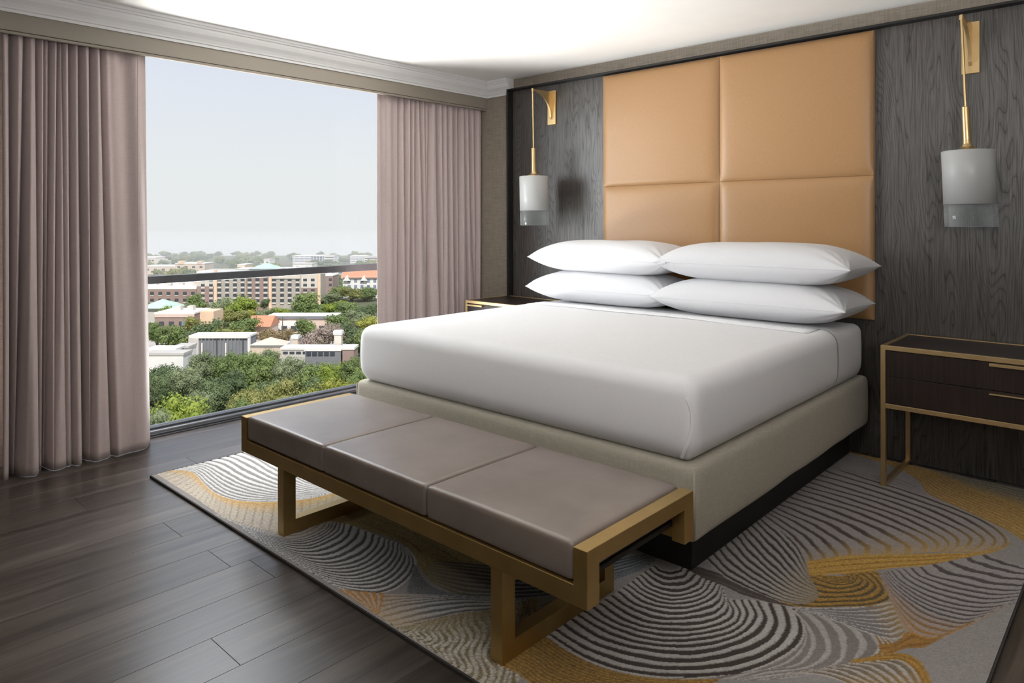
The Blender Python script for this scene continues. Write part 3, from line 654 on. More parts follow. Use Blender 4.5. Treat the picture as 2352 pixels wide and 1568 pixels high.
# ================================================================== RUG
RUG = (-3.0321, .4248, -2.9344, -.1000)
RUG_MOTIFS = [
 (30,(0.62,0.54,0.44),(0.3,0.29,0.28),0.16,'t',None,(0.4,0.31,0.13),(0.66,0.4,0.13),None,0.25,[[(-3.093,-2.898),(-3.024,-2.824),(-2.948,-2.775),(-2.86,-2.775),(-2.725,-2.797),(-2.573,-2.814),(-2.46,-2.805),(-2.374,-2.776),(-2.291,-2.716),(-2.225,-2.647),(-2.176,-2.568),(-2.147,-2.474),(-2.143,-2.39)],[(-3.077,-2.905),(-2.691,-2.908),(-2.517,-2.908),(-2.315,-2.913),(-2.169,-2.911),(-2.053,-2.889),(-1.921,-2.847),(-1.891,-2.739),(-2.024,-2.469)]]),
 (12,(0.78,0.75,0.73),(0.3,0.29,0.28),0.4,'s',None,None,None,None,0.12,[[(-3.093,-2.898),(-3.024,-2.824),(-2.948,-2.775),(-2.86,-2.775),(-2.725,-2.797),(-2.573,-2.814),(-2.46,-2.805),(-2.374,-2.776),(-2.291,-2.716),(-2.225,-2.647),(-2.176,-2.568),(-2.147,-2.474),(-2.143,-2.39)],[(-3.11,-2.763),(-3.03,-2.685),(-2.93,-2.662),(-2.753,-2.667),(-2.6,-2.664),(-2.478,-2.644),(-2.361,-2.609),(-2.267,-2.558),(-2.19,-2.504),(-2.148,-2.386)],[(-3.094,-2.431),(-3.016,-2.42),(-2.898,-2.419),(-2.769,-2.427),(-2.662,-2.437),(-2.473,-2.449),(-2.326,-2.449),(-2.154,-2.382)]]),
 (5,(0.78,0.75,0.73),(0.3,0.29,0.28),0.4,'s',None,None,None,None,0.12,[[(-3.094,-2.431),(-3.016,-2.42),(-2.898,-2.419),(-2.769,-2.427),(-2.662,-2.437),(-2.473,-2.449),(-2.326,-2.449),(-2.154,-2.382)],[(-3.177,-2.313),(-2.98,-2.287),(-2.628,-2.296),(-2.177,-2.367)]]),
 (4,(0.62,0.58,0.54),(0.3,0.29,0.28),0.35,'s',None,None,None,None,0.12,[[(-2.303,-2.925),(-2.199,-2.903),(-2.075,-2.877),(-1.95,-2.831),(-1.917,-2.784),(-1.925,-2.686)],[(-2.12,-2.901),(-2.016,-2.884),(-1.905,-2.856),(-1.84,-2.828),(-1.811,-2.786),(-1.808,-2.733),(-1.83,-2.669),(-1.874,-2.621)]]),
 (18,(0.6,0.6,0.6),(0.1,0.095,0.095),0.42,'s',None,None,None,None,0.12,[[(-2.134,-2.906),(-2.016,-2.884),(-1.905,-2.856),(-1.84,-2.828),(-1.811,-2.786),(-1.808,-2.733),(-1.83,-2.669),(-1.874,-2.621)],[(-2.013,-2.915),(-1.873,-2.891),(-1.777,-2.864),(-1.715,-2.814),(-1.71,-2.74),(-1.738,-2.652),(-1.807,-2.586)],[(-1.853,-2.919),(-1.718,-2.899),(-1.595,-2.871),(-1.524,-2.819),(-1.505,-2.732),(-1.541,-2.631),(-1.601,-2.567)],[(-1.633,-2.92),(-1.526,-2.903),(-1.425,-2.868),(-1.365,-2.813),(-1.357,-2.719),(-1.411,-2.615),(-1.486,-2.549)],[(-1.399,-2.913),(-1.334,-2.902),(-1.259,-2.861),(-1.219,-2.813),(-1.217,-2.745),(-1.255,-2.665),(-1.325,-2.593),(-1.424,-2.553)]]),
 (3,(0.36,0.28,0.12),(0.26,0.2,0.08),0.05,'s',None,None,None,(0.62,0.54,0.44),0.45,[[(-1.88,-2.617),(-1.807,-2.586),(-1.675,-2.56),(-1.543,-2.538),(-1.441,-2.539),(-1.35,-2.574),(-1.271,-2.614),(-1.19,-2.645),(-1.121,-2.643),(-1.01,-2.626)],[(-2.067,-2.425),(-1.832,-2.373),(-1.572,-2.36),(-1.394,-2.334),(-1.211,-2.325),(-1.009,-2.316)]]),
 (7,(0.24,0.25,0.26),(0.15,0.16,0.17),0.4,'s',None,None,None,None,0.3,[[(-1.296,-2.62),(-1.207,-2.662),(-1.135,-2.678),(-1.069,-2.673),(-1.01,-2.652)],[(-1.296,-2.62),(-1.223,-2.701),(-1.163,-2.761),(-1.122,-2.739),(-1.01,-2.652)]]),
 (9,(0.3,0.32,0.34),(0.085,0.1,0.115),0.5,'s',(0.36,0.28,0.12),None,None,None,0.12,[[(-1.262,-2.543),(-1.176,-2.483),(-1.088,-2.425),(-0.957,-2.307),(-0.775,-2.086),(-0.679,-1.888)],[(-1.235,-2.615),(-1.141,-2.577),(-1.011,-2.505),(-0.881,-2.396),(-0.711,-2.179),(-0.648,-1.941)],[(-1.154,-2.661),(-1.093,-2.662),(-1.004,-2.646),(-0.928,-2.589),(-0.837,-2.513),(-0.715,-2.324),(-0.643,-2.08)]]),
 (7,(0.52,0.51,0.5),(0.15,0.16,0.17),0.42,'s',(0.5,0.34,0.18),None,None,None,0.12,[[(-1.234,-2.846),(-1.163,-2.788),(-1.066,-2.704),(-0.928,-2.589),(-0.831,-2.519)],[(-1.135,-2.914),(-1.111,-2.83),(-1.042,-2.725),(-0.986,-2.662),(-0.91,-2.608),(-0.821,-2.531)],[(-1.026,-2.928),(-0.986,-2.854),(-0.935,-2.739),(-0.87,-2.649),(-0.833,-2.568),(-0.811,-2.479)]]),
 (5,(0.5,0.26,0.07),(0.55,0.45,0.4),0.35,'s',None,None,None,None,0.2,[[(-1.356,-2.917),(-1.24,-2.918),(-1.124,-2.922)],[(-1.223,-2.827),(-1.191,-2.852),(-1.125,-2.919)]]),
 (26,(0.5,0.46,0.4),(0.22,0.18,0.1),0.5,'x',None,(0.36,0.28,0.12),(0.34,0.28,0.16),None,0.5,[[(-1.117,-2.922),(-1.023,-2.925),(-0.986,-2.854),(-0.935,-2.739),(-0.87,-2.649),(-0.833,-2.568),(-0.811,-2.479)],[(-1.097,-2.923),(-0.871,-2.926),(-0.742,-2.929),(-0.611,-2.933),(-0.56,-2.928),(-0.562,-2.823),(-0.624,-2.638)]]),
 (14,(0.4,0.23,0.05),(0.2,0.13,0.05),0.35,'s',None,None,None,None,0.4,[[(-0.635,-2.632),(-0.501,-2.647),(-0.377,-2.625),(-0.252,-2.557),(-0.137,-2.444)],[(-0.645,-2.838),(-0.583,-2.827),(-0.505,-2.835),(-0.371,-2.787),(-0.176,-2.671)]]),
 (2,(0.085,0.065,0.055),(0.12,0.1,0.09),0.3,'s',None,None,None,None,0.3,[[(-0.6,-1.914),(-0.468,-1.898),(-0.362,-1.89),(-0.229,-1.913),(-0.112,-1.864)],[(-0.502,-1.964),(-0.371,-1.962),(-0.283,-1.973),(-0.174,-1.951),(-0.096,-1.907)]]),
 (19,(0.5,0.47,0.45),(0.055,0.042,0.035),0.46,'s',None,None,None,None,0.12,[[(-0.624,-1.996),(-0.588,-2.009),(-0.561,-1.998),(-0.545,-1.969),(-0.549,-1.938)],[(-0.623,-2.109),(-0.562,-2.139),(-0.494,-2.138),(-0.451,-2.098),(-0.432,-2.029),(-0.443,-1.965)],[(-0.619,-2.223),(-0.538,-2.249),(-0.456,-2.24),(-0.398,-2.195),(-0.359,-2.112),(-0.354,-2.039),(-0.37,-1.972)],[(-0.625,-2.358),(-0.52,-2.381),(-0.422,-2.368),(-0.337,-2.306),(-0.28,-2.229),(-0.257,-2.156),(-0.268,-2.093),(-0.313,-2.04)],[(-0.641,-2.493),(-0.519,-2.508),(-0.393,-2.479),(-0.281,-2.407),(-0.207,-2.3),(-0.169,-2.185),(-0.18,-2.066),(-0.239,-1.982)],[(-0.635,-2.632),(-0.501,-2.647),(-0.377,-2.625),(-0.252,-2.557),(-0.137,-2.444),(-0.064,-2.308),(-0.03,-2.158),(-0.048,-2.04),(-0.106,-1.934)]]),
 (6,(0.46,0.43,0.41),(0.24,0.215,0.2),0.55,'s',None,None,None,None,0.12,[[(-0.252,-2.557),(-0.137,-2.444),(-0.064,-2.308),(-0.03,-2.158),(-0.048,-2.04),(-0.106,-1.934)],[(-0.114,-2.431),(-0.069,-2.341),(-0.007,-2.254),(0.011,-2.176),(-0.004,-2.093),(-0.053,-2.01),(-0.119,-1.957)],[(-0.084,-2.413),(-0.011,-2.312),(0.063,-2.209),(0.086,-2.128),(0.073,-2.044),(0.031,-1.968),(-0.035,-1.918)],[(-0.005,-2.33),(0.068,-2.224),(0.133,-2.109),(0.155,-2.032),(0.152,-1.971),(0.114,-1.915),(0.068,-1.886)]]),
 (3,(0.6,0.57,0.55),(0.3,0.18,0.06),0.6,'s',None,None,None,(0.4,0.23,0.05),0.12,[[(0.068,-2.224),(0.133,-2.109),(0.155,-2.032),(0.152,-1.971),(0.114,-1.915),(0.068,-1.886)],[(0.141,-2.107),(0.18,-2.03),(0.194,-1.981),(0.191,-1.951),(0.176,-1.926),(0.148,-1.907)]]),
 (7,(0.58,0.56,0.55),(0.23,0.21,0.205),0.68,'s',None,(0.36,0.24,0.1),None,None,0.12,[[(-0.125,-1.94),(-0.03,-1.858),(0.046,-1.775),(0.111,-1.671)],[(-0.033,-1.923),(0.041,-1.923),(0.115,-1.92),(0.175,-1.905),(0.193,-1.853)]]),
 (11,(0.4,0.23,0.05),(0.12,0.085,0.04),0.38,'s',None,None,None,None,0.5,[[(-0.31,-1.911),(-0.189,-1.928),(-0.112,-1.918),(-0.014,-1.828),(0.066,-1.741),(0.1,-1.647),(0.085,-1.576),(0.036,-1.499),(-0.008,-1.476)],[(-0.166,-1.679),(-0.114,-1.684),(-0.064,-1.669),(-0.034,-1.626),(-0.033,-1.578),(-0.055,-1.559),(-0.113,-1.602)],[(-0.151,-1.657),(-0.113,-1.637),(-0.082,-1.613),(-0.066,-1.594),(-0.066,-1.584),(-0.074,-1.585),(-0.111,-1.61)]]),
 (12,(0.4,0.37,0.35),(0.04,0.033,0.03),0.36,'s',None,(0.25,0.18,0.07),None,None,0.12,[[(-0.519,-1.814),(-0.417,-1.887),(-0.318,-1.919),(-0.233,-1.928),(-0.162,-1.925),(-0.099,-1.88)],[(-0.518,-1.509),(-0.387,-1.638),(-0.267,-1.732),(-0.176,-1.788),(-0.091,-1.796)],[(-0.519,-1.248),(-0.385,-1.355),(-0.289,-1.455),(-0.216,-1.569),(-0.163,-1.684)]]),
 (15,(0.37,0.335,0.33),(0.075,0.055,0.05),0.3,'s',None,(0.58,0.37,0.1),None,None,0.12,[[(-0.506,-0.403),(-0.256,-0.469),(-0.069,-0.521),(0.106,-0.588),(0.225,-0.662),(0.306,-0.757),(0.337,-0.838),(0.329,-0.93),(0.29,-1.016)],[(-0.531,-0.678),(-0.261,-0.711),(-0.046,-0.764),(0.125,-0.853),(0.2,-0.926),(0.205,-1.017),(0.187,-1.098)],[(-0.543,-0.917),(-0.294,-0.945),(-0.117,-0.989),(0.021,-1.052),(0.09,-1.105),(0.102,-1.186)],[(-0.53,-1.138),(-0.307,-1.209),(-0.187,-1.283),(-0.113,-1.348),(-0.094,-1.429)],[(-0.553,-1.256),(-0.404,-1.362),(-0.294,-1.46),(-0.217,-1.569),(-0.178,-1.633)]]),
 (3,(0.58,0.35,0.08),(0.4,0.22,0.05),0.25,'s',None,(0.25,0.21,0.15),None,None,0.35,[[(-0.164,-1.677),(-0.049,-1.543),(0.049,-1.403),(0.174,-1.25),(0.274,-1.081),(0.34,-0.873)],[(-0.208,-1.578),(-0.112,-1.428),(0.021,-1.292),(0.154,-1.152),(0.266,-1.031),(0.338,-0.856)]]),
 (17,(0.37,0.34,0.335),(0.09,0.075,0.075),0.34,'s',None,None,None,(0.5,0.26,0.07),0.12,[[(0.291,-1.025),(0.345,-1.049),(0.425,-1.059)],[(0.125,-1.32),(0.17,-1.36),(0.267,-1.347),(0.359,-1.322),(0.446,-1.249)],[(0.047,-1.438),(0.093,-1.494),(0.184,-1.542),(0.277,-1.538),(0.36,-1.488),(0.447,-1.34)],[(0.024,-1.494),(0.097,-1.594),(0.188,-1.673),(0.26,-1.684),(0.331,-1.642),(0.403,-1.415)],[(0.113,-1.677),(0.176,-1.798),(0.219,-1.847),(0.266,-1.826),(0.305,-1.738),(0.332,-1.644)]]),
 (2,(0.4,0.21,0.05),(0.3,0.15,0.04),0.3,'s',None,None,None,None,0.3,[[(0.178,-2.021),(0.209,-1.939),(0.223,-1.922),(0.256,-1.88),(0.294,-1.748),(0.334,-1.642)],[(0.148,-1.974),(0.186,-1.916),(0.198,-1.837),(0.258,-1.828),(0.302,-1.724),(0.331,-1.637)]]),
 (2,(0.44,0.25,0.05),(0.3,0.16,0.04),0.3,'s',None,None,None,None,0.3,[[(0.111,-2.109),(0.163,-2.03),(0.213,-1.973),(0.256,-1.975),(0.288,-2.02),(0.315,-2.081)],[(0.116,-2.125),(0.17,-2.057),(0.215,-2.014),(0.246,-2.024),(0.275,-2.061),(0.292,-2.102)]]),
 (8,(0.5,0.46,0.42),(0.22,0.17,0.12),0.5,'s',None,(0.4,0.23,0.05),None,None,0.12,[[(0.116,-2.127),(0.171,-2.059),(0.215,-2.014),(0.246,-2.024),(0.275,-2.061),(0.292,-2.102)],[(-0.072,-2.388),(-0.013,-2.309),(0.054,-2.247),(0.135,-2.229),(0.182,-2.249)]]),
 (9,(0.5,0.31,0.09),(0.36,0.22,0.07),0.4,'s',None,None,None,None,0.4,[[(-0.533,-0.112),(-0.338,-0.165),(-0.199,-0.233),(-0.091,-0.36),(-0.028,-0.496),(0.105,-0.582),(0.225,-0.662),(0.319,-0.731),(0.401,-0.836)],[(-0.471,-0.037),(-0.343,-0.028),(-0.203,-0.09),(-0.04,-0.165),(0.12,-0.306),(0.254,-0.365),(0.367,-0.429)]]),
 (9,(0.3,0.27,0.19),(0.17,0.165,0.12),0.4,'s',None,None,(0.5,0.31,0.09),None,0.4,[[(-0.343,-0.028),(-0.203,-0.09),(-0.04,-0.165),(0.12,-0.306),(0.254,-0.365),(0.367,-0.429)],[(-0.346,-0.014),(0.007,-0.043),(0.174,-0.013),(0.32,0.018)]]),
 (3,(0.33,0.29,0.3),(0.25,0.215,0.22),0.3,'s',None,None,None,None,0.12,[[(-0.561,-0.387),(-0.361,-0.415),(-0.244,-0.377),(-0.15,-0.38),(-0.071,-0.449),(-0.029,-0.497)],[(-0.537,-0.432),(-0.256,-0.469),(-0.068,-0.523),(-0.027,-0.506)]]),
]

def resample(P_, n):
    P_ = np.asarray(P_, float)
    if len(P_) > 2:                                        # Catmull-Rom
        E_ = np.concatenate([[2 * P_[0] - P_[1]], P_, [2 * P_[-1] - P_[-2]]]); out = []
        for i in range(1, len(E_) - 2):
            t = np.linspace(0, 1, 16, endpoint=False)[:, None]
            a, b_, c, d = E_[i - 1], E_[i], E_[i + 1], E_[i + 2]
            out.append(.5 * ((2 * b_) + (-a + c) * t + (2 * a - 5 * b_ + 4 * c - d) * t ** 2 + (-a + 3 * b_ - 3 * c + d) * t ** 3))
        P_ = np.concatenate(out + [P_[-1:]])
    L_ = np.concatenate([[0], np.cumsum(np.hypot(*(P_[1:] - P_[:-1]).T))]); t = np.linspace(0, L_[-1], n)
    return np.stack([np.interp(t, L_, P_[:, 0]), np.interp(t, L_, P_[:, 1])], 1)
def make_rug():
    st = .004
    nx = int((RUG[1] - RUG[0]) / st) + 1; ny = int((RUG[3] - RUG[2]) / st) + 1
    rs = np.random.RandomState(4)
    C_ = np.empty((nx, ny, 3)); C_[:] = (.34, .315, .305); D_ = np.zeros((nx, ny))
    low = rs.rand(nx // 10 + 2, ny // 10 + 2)
    for (n, light, dark, duty, mode, t0, t1, s0, s1, nz_, guides) in RUG_MOTIFS:
        G = np.stack([resample(g, 900) for g in guides])   # (k,900,2)
        k = len(G); span = max(np.hypot(*(G[i + 1] - G[i]).reshape(-1, 2).T).max() for i in range(k - 1))
        S = int(min(900, max(60, (k - 1) * span / .0026)))
        ss = np.linspace(0, 1, S); tt = np.linspace(0, 1, 900)
        f = ss * (k - 1); i0 = np.clip(f.astype(int), 0, k - 2); fr_ = f - i0
        P_ = G[i0] * (1 - fr_)[:, None, None] + G[i0 + 1] * fr_[:, None, None]
        if k > 2:                                          # smooth across the guides
            im = np.clip(i0 - 1, 0, k - 1); ip = np.clip(i0 + 2, 0, k - 1); t = fr_[:, None, None]
            a, b_, c, d = G[im], G[i0], G[i0 + 1], G[ip]
            P2 = .5 * ((2 * b_) + (-a + c) * t + (2 * a - 5 * b_ + 4 * c - d) * t ** 2 + (-a + 3 * b_ - 3 * c + d) * t ** 3)
            P_ = .5 * P_ + .5 * P2
        SS, TT = np.meshgrid(ss, tt, indexing='ij')
        wob = .05 * np.sin(TT * 19 + SS * n * 1.7) + .02 * np.sin(TT * 61 + SS * 9)
        if mode == 's': phs = SS * n + wob
        elif mode == 't': phs = TT * n + SS * 1.2 + wob
        else: phs = TT * n + SS * 2.5 + .5 * np.sin(SS * 13 + TT * 11)
        fr2 = phs - np.floor(phs)
        du = duty * (.75 + .5 * np.sin(PI * TT)) if mode == 's' else duty * (1 - .5 * SS) if mode == 't' else duty * (.8 + .4 * np.sin(SS * 17 + np.floor(phs) * 2.3))
        soft = .10
        isd = np.clip((du - np.abs(fr2 - .5) * 2 * 1.0) / soft + .5, 0, 1)
        L_ = np.empty(SS.shape + (3,)); L_[:] = light; K_ = np.empty_like(L_); K_[:] = dark
        def blend(A, col, w): A += (np.array(col) - A) * w[..., None]
        if t0: w = np.clip(1 - TT / .35, 0, 1); blend(L_, t0, w * .6); blend(K_, t0, w * .8)
        if t1: w = np.clip((TT - .68) / .32, 0, 1); blend(K_, t1, w); blend(L_, t1, w ** 2 * .55)
        if s0: w = np.clip(1 - SS / .45, 0, 1); blend(K_, s0, w); blend(L_, s0, w)
        if s1: w = np.clip((SS - .68) / .32, 0, 1); blend(K_, s1, w); blend(L_, s1, w * .4)
        c = L_ + (K_ - L_) * isd[..., None]
        c *= (1 + nz_ * 1.6 * (rs.rand(*SS.shape)[..., None] - .5))
        ix = np.round((P_[..., 0] - RUG[0]) / st).astype(int); iy = np.round((P_[..., 1] - RUG[2]) / st).astype(int)
        ok = (ix >= 0) & (ix < nx) & (iy >= 0) & (iy < ny)
        C_[ix[ok], iy[ok]] = c[ok]; D_[ix[ok], iy[ok]] = isd[ok]
    C_ *= (1 + .30 * (rs.rand(nx, ny, 1) - .5))
    X, Y = np.meshgrid(RUG[0] + np.arange(nx) * st, RUG[2] + np.arange(ny) * st, indexing='ij')
    Zr = .0125 - .0028 * D_ + .0006 * (rs.rand(nx, ny) - .5)
    me = grid_mesh('area_rug', np.stack([X, Y, Zr], -1).reshape(-1, 3), nx, ny)
    col = me.color_attributes.new('pile_colour', 'FLOAT_COLOR', 'POINT')
    rgba = np.ones((nx * ny, 4), dtype=np.float32); rgba[:, :3] = np.clip(C_.reshape(-1, 3), 0, 1); col.data.foreach_set('color', rgba.ravel())
    m = mat('tufted_rug_pile', (.4, .4, .4), .95, spec=.1); N, L, b = nodes(m)
    a = N.new('ShaderNodeVertexColor'); a.layer_name = 'pile_colour'
    f = noise(m, coords(m), 420, 3, .7)
    mr = N.new('ShaderNodeMapRange'); mr.inputs[3].default_value = .62; mr.inputs[4].default_value = 1.3; L.new(f, mr.inputs[0])
    mm = N.new('ShaderNodeVectorMath'); mm.operation = 'SCALE'; L.new(a.outputs[0], mm.inputs[0]); L.new(mr.outputs[0], mm.inputs['Scale']); L.new(mm.outputs[0], b.inputs['Base Color'])
    bump(m, f, .6, .004); b.inputs['Sheen Weight'].default_value = .12
    o = obj('area_rug', me, m); tag(o, 'large tufted area rug with swirling grey, gold and white stripes under the bed', 'rug')
    bm = bmesh.new(); w = .006
    bx(bm, RUG[0] - w, RUG[0], RUG[2] - w, RUG[3], .0003, .0115); bx(bm, RUG[1], RUG[1] + w, RUG[2] - w, RUG[3], .0003, .0115)
    bx(bm, RUG[0], RUG[1], RUG[2] - w, RUG[2], .0003, .0115); bx(bm, RUG[0], RUG[1], RUG[2], RUG[3], .0003, .004)
    obj('bound_edge', bm, MT['binding'], o)
make_rug()

# ================================================================== THE CITY BELOW THE WINDOW
GZ = CAM_POS.z - 36.0                                     # the room is twelve storeys up
def ground_at(u, depth):
    p = at(u, PCY, depth); return Vector((p.x, p.y, GZ))
MT['ground'] = plain('dry_grass_and_earth', (.09, .10, .05), (.16, .15, .09), .03, .95)
MT['asphalt'] = plain('pale_asphalt', (.42, .38, .34), (.52, .47, .43), .2, .9)
MT['bark'] = plain('tree_bark', (.10, .08, .06), (.17, .14, .11), 4, .9)
def leafmat(name, a, b_):
    m = bpy.data.materials.new(name); m.use_nodes = True; N, L, b = nodes(m)
    oi = N.new('ShaderNodeObjectInfo')
    f = noise(m, coords(m, (1, 1, 1), rnd=True), .9, 3, .6)
    c = cramp(m, f, [(.3, a), (.7, b_)]); L.new(c, b.inputs['Base Color']); b.inputs['Roughness'].default_value = .75; b.inputs['Specular IOR Level'].default_value = .2
    t = N.new('ShaderNodeBsdfTranslucent'); L.new(c, t.inputs[0]); x = N.new('ShaderNodeMixShader'); x.inputs[0].default_value = .35
    L.new(b.outputs[0], x.inputs[1]); L.new(t.outputs[0], x.inputs[2]); L.new(x.outputs[0], N['Material Output'].inputs[0]); return m
LEAF = {'dark': leafmat('dark_oak_leaves', (0.101, 0.142, 0.0675), (0.23, 0.284, 0.135)), 'mid': leafmat('green_oak_leaves', (0.149, 0.203, 0.0743), (0.297, 0.365, 0.135)),
        'grey': leafmat('grey_green_leaves', (0.203, 0.243, 0.135), (0.365, 0.405, 0.23)), 'bright': leafmat('bright_elm_leaves', (0.196, 0.27, 0.0449), (0.367, 0.432, 0.0898)),
        'lime': leafmat('yellow_green_leaves', (0.275, 0.302, 0.0577), (0.459, 0.454, 0.115)), 'olive': leafmat('olive_leaves', (0.243, 0.257, 0.081), (0.405, 0.392, 0.149)),
        'pink': leafmat('crape_myrtle_blossom', (0.27, 0.23, 0.162), (0.567, 0.446, 0.405)), 'rust': leafmat('rust_tinged_leaves', (0.297, 0.243, 0.121), (0.459, 0.338, 0.203))}
def crown_mesh(seed, n_leaf, leaf, lumps=15, tall=.8):
    """unit tree crown (about 1 wide, 0.8 high, base at z=0): thousands of small leaf blades on clustered boughs"""
    rs = np.random.RandomState(seed)
    cen = []
    while len(cen) < lumps:
        p = rs.uniform(-1, 1, 3)
        if p @ p < 1: cen.append(p * [.33, .33, .30 * tall])
    cen = np.array(cen); rad = rs.uniform(.13, .21, lumps); cen[0] = 0; rad[0] = .30
    w = rad ** 2; k = rs.choice(lumps, n_leaf, p=w / w.sum())
    d = rs.normal(size=(n_leaf, 3)); d /= np.linalg.norm(d, axis=1)[:, None]
    P_ = cen[k] + d * (rad[k] * rs.uniform(.60, 1.14, n_leaf))[:, None] * [1, 1, .85]
    nrm = d + rs.normal(size=(n_leaf, 3)) * .55; nrm /= np.linalg.norm(nrm, axis=1)[:, None]
    tmp = rs.normal(size=(n_leaf, 3)); a = np.cross(nrm, tmp); a /= np.linalg.norm(a, axis=1)[:, None]; b_ = np.cross(nrm, a)
    s = leaf * rs.uniform(.6, 1.3, n_leaf)[:, None]
    q = np.stack([P_ - a * s, P_ + b_ * s * .7, P_ + a * s, P_ - b_ * s * .7], 1)
    V = q.reshape(-1, 3); V[:, 2] += .40 * tall
    F_ = np.arange(n_leaf * 4).reshape(-1, 4)
    # dim inner mass of twigs so that the crown is not see-through
    bm = bmesh.new()
    for c, r in zip(cen, rad): bmesh.ops.create_icosphere(bm, subdivisions=1, radius=r * .58, matrix=Matrix.Translation((c[0], c[1], c[2] + .40 * tall)))
    bm.verts.ensure_lookup_table()
    Vi = np.array([v.co[:] for v in bm.verts]); Fi = [[v.index for v in f.verts] + [f.verts[2].index] for f in bm.faces]; 
    tri = [(f.verts[0].index, f.verts[1].index, f.verts[2].index) for f in bm.faces]; bm.free()
    me = bpy.data.meshes.new('crown')
    verts = np.concatenate([V, Vi]).tolist(); faces = F_.tolist() + [[i + len(V) for i in t] for t in tri]
    me.from_pydata(verts, [], faces); return me
CR_NEAR = [crown_mesh(11 + i, 5200, .017, 17, .82 + .06 * (i % 3)) for i in range(5)]
CR_MID = [crown_mesh(31 + i, 2200, .026, 13, .85) for i in range(4)]
CR_FAR = [crown_mesh(51 + i, 420, .05, 9, .8) for i in range(3)]
_variants = {}
def crown_data(base, kind):
    k = (base.name, kind)
    if k not in _variants:
        m = base.copy(); m.materials.clear(); m.materials.append(LEAF[kind]); _variants[k] = m
    return _variants[k]
def trunk_mesh():
    bm = bmesh.new()
    for dx, dy, tx, ty in ((-.02, 0, -.15, .05), (.02, .01, .14, -.06), (0, -.02, .02, .13)):
        ring0 = [bm.verts.new((dx + .028 * math.cos(a), dy + .028 * math.sin(a), 0)) for a in (0, 1.57, 3.14, 4.71)]
        ring1 = [bm.verts.new((dx + tx + .012 * math.cos(a), dy + ty + .012 * math.sin(a), 1)) for a in (0, 1.57, 3.14, 4.71)]
        for i in range(4): bm.faces.new((ring0[i], ring0[(i + 1) % 4], ring1[(i + 1) % 4], ring1[i]))
    me = bpy.data.meshes.new('trunk'); bm.to_mesh(me); bm.free(); me.materials.append(MT['bark']); return me
TRUNK = trunk_mesh(); rt = random.Random(8); _tn = [0]
def tree(u, vtop, depth, wpx, kind, label=None, name='tree', group=None, cr=None, hk=.82, parts=True):
    """crown top at height of pixel row vtop when seen at this distance; width in metres from its apparent width"""
    if 264 < depth < 280: depth -= 13
    top = at(u, vtop, depth); W_ = wpx / FPX * depth * (1.32 if depth < 160 else 1.42 if parts else 1.1); H_ = W_ * hk
    base = Vector((top.x, top.y, GZ)); zc = top.z - H_ - GZ
    if zc < .6: zc = .6; H_ = max(top.z - GZ - zc, W_ * .4)
    _tn[0] += 1
    lib = cr or (CR_NEAR if depth < 160 else CR_MID)
    me = crown_data(lib[_tn[0] % len(lib)], kind)
    if not parts:
        o = bpy.data.objects.new(name, me); link(o); o.location = (base.x, base.y, base.z + zc * .6); o.scale = (W_, W_, (H_ + zc * .4) / .82); o.rotation_euler.z = rt.uniform(0, 6.28)
        tag(o, label, 'tree', group); return o
    r = empty(name, base, rt.uniform(0, 6.28)); tag(r, label, 'tree', group)
    c = bpy.data.objects.new('crown', me); link(c, r); c.location.z = zc; c.scale = (W_ * .93, W_ * .93, H_ / .82)
    t = bpy.data.objects.new('trunk', TRUNK); link(t, r); t.scale = (W_ * .9, W_ * .9, zc + H_ * .45)
    return r
# ground sheet reaching to the hazy skyline
bm = bmesh.new(); c0 = ground_at(600, 20); v_ = []
far = [ground_at(u, 745) for u in range(-500, 1800, 100)]; nearp = [ground_at(u, 25) for u in (4000, -3500)]
vs = [bm.verts.new(p) for p in far + nearp]; bm.faces.new(vs); bmesh.ops.recalc_face_normals(bm, faces=bm.faces[:])
g_ = obj('ground', bm, MT['ground']); tag(g_, kind='structure')
def pad_ground(name, quad, m, dz, label, cat):
    bm = bmesh.new(); a = [ground_at(u, d) for u, d in quad]
    lo = [bm.verts.new(p + Vector((0, 0, .005))) for p in a]; hi = [bm.verts.new(p + Vector((0, 0, dz))) for p in a]
    n = len(a)
    for i in range(n): bm.faces.new((lo[i], lo[(i + 1) % n], hi[(i + 1) % n], hi[i]))
    bm.faces.new(hi); bm.faces.new(lo[::-1]); bmesh.ops.recalc_face_normals(bm, faces=bm.faces[:])
    return tag(obj(name, bm, m), label, cat)
pad_ground('parking_lot', [(200, 182), (200, 216), (1000, 226), (1000, 186)], MT['asphalt'], .05, 'pale parking lot and street behind the near belt of trees', 'street')

def bmat(name, a, b_=None, rough=.85): return plain(name, a, b_ or tuple(c * 1.12 for c in a), .3, rough)
B = {'cream': bmat('cream_render', (.60, .54, .47)), 'brick': bmat('brown_brick', (.30, .21, .18)), 'taupe': bmat('taupe_render', (.40, .36, .31)), 'white': bmat('white_roofing', (.74, .71, .67)),
     'tan': bmat('tan_concrete', (.62, .50, .40)), 'glass': mat('dark_window_glass', (.07, .075, .09), .25), 'slate': bmat('blue_grey_cladding', (.20, .24, .33)), 'tile': bmat('terracotta_roof', (.55, .24, .14)),
     'copper': bmat('verdigris_roof', (.42, .55, .47)), 'peach': bmat('peach_stucco', (.72, .52, .37)), 'pink': bmat('pink_stucco', (.62, .47, .40)), 'grey': bmat('grey_metal_cladding', (.20, .20, .215)), 'concrete': bmat('raw_concrete', (.5, .46, .42)),
     'sill': bmat('pale_spandrel', (.55, .51, .47))}
VYAW = YAW
FOOT = []
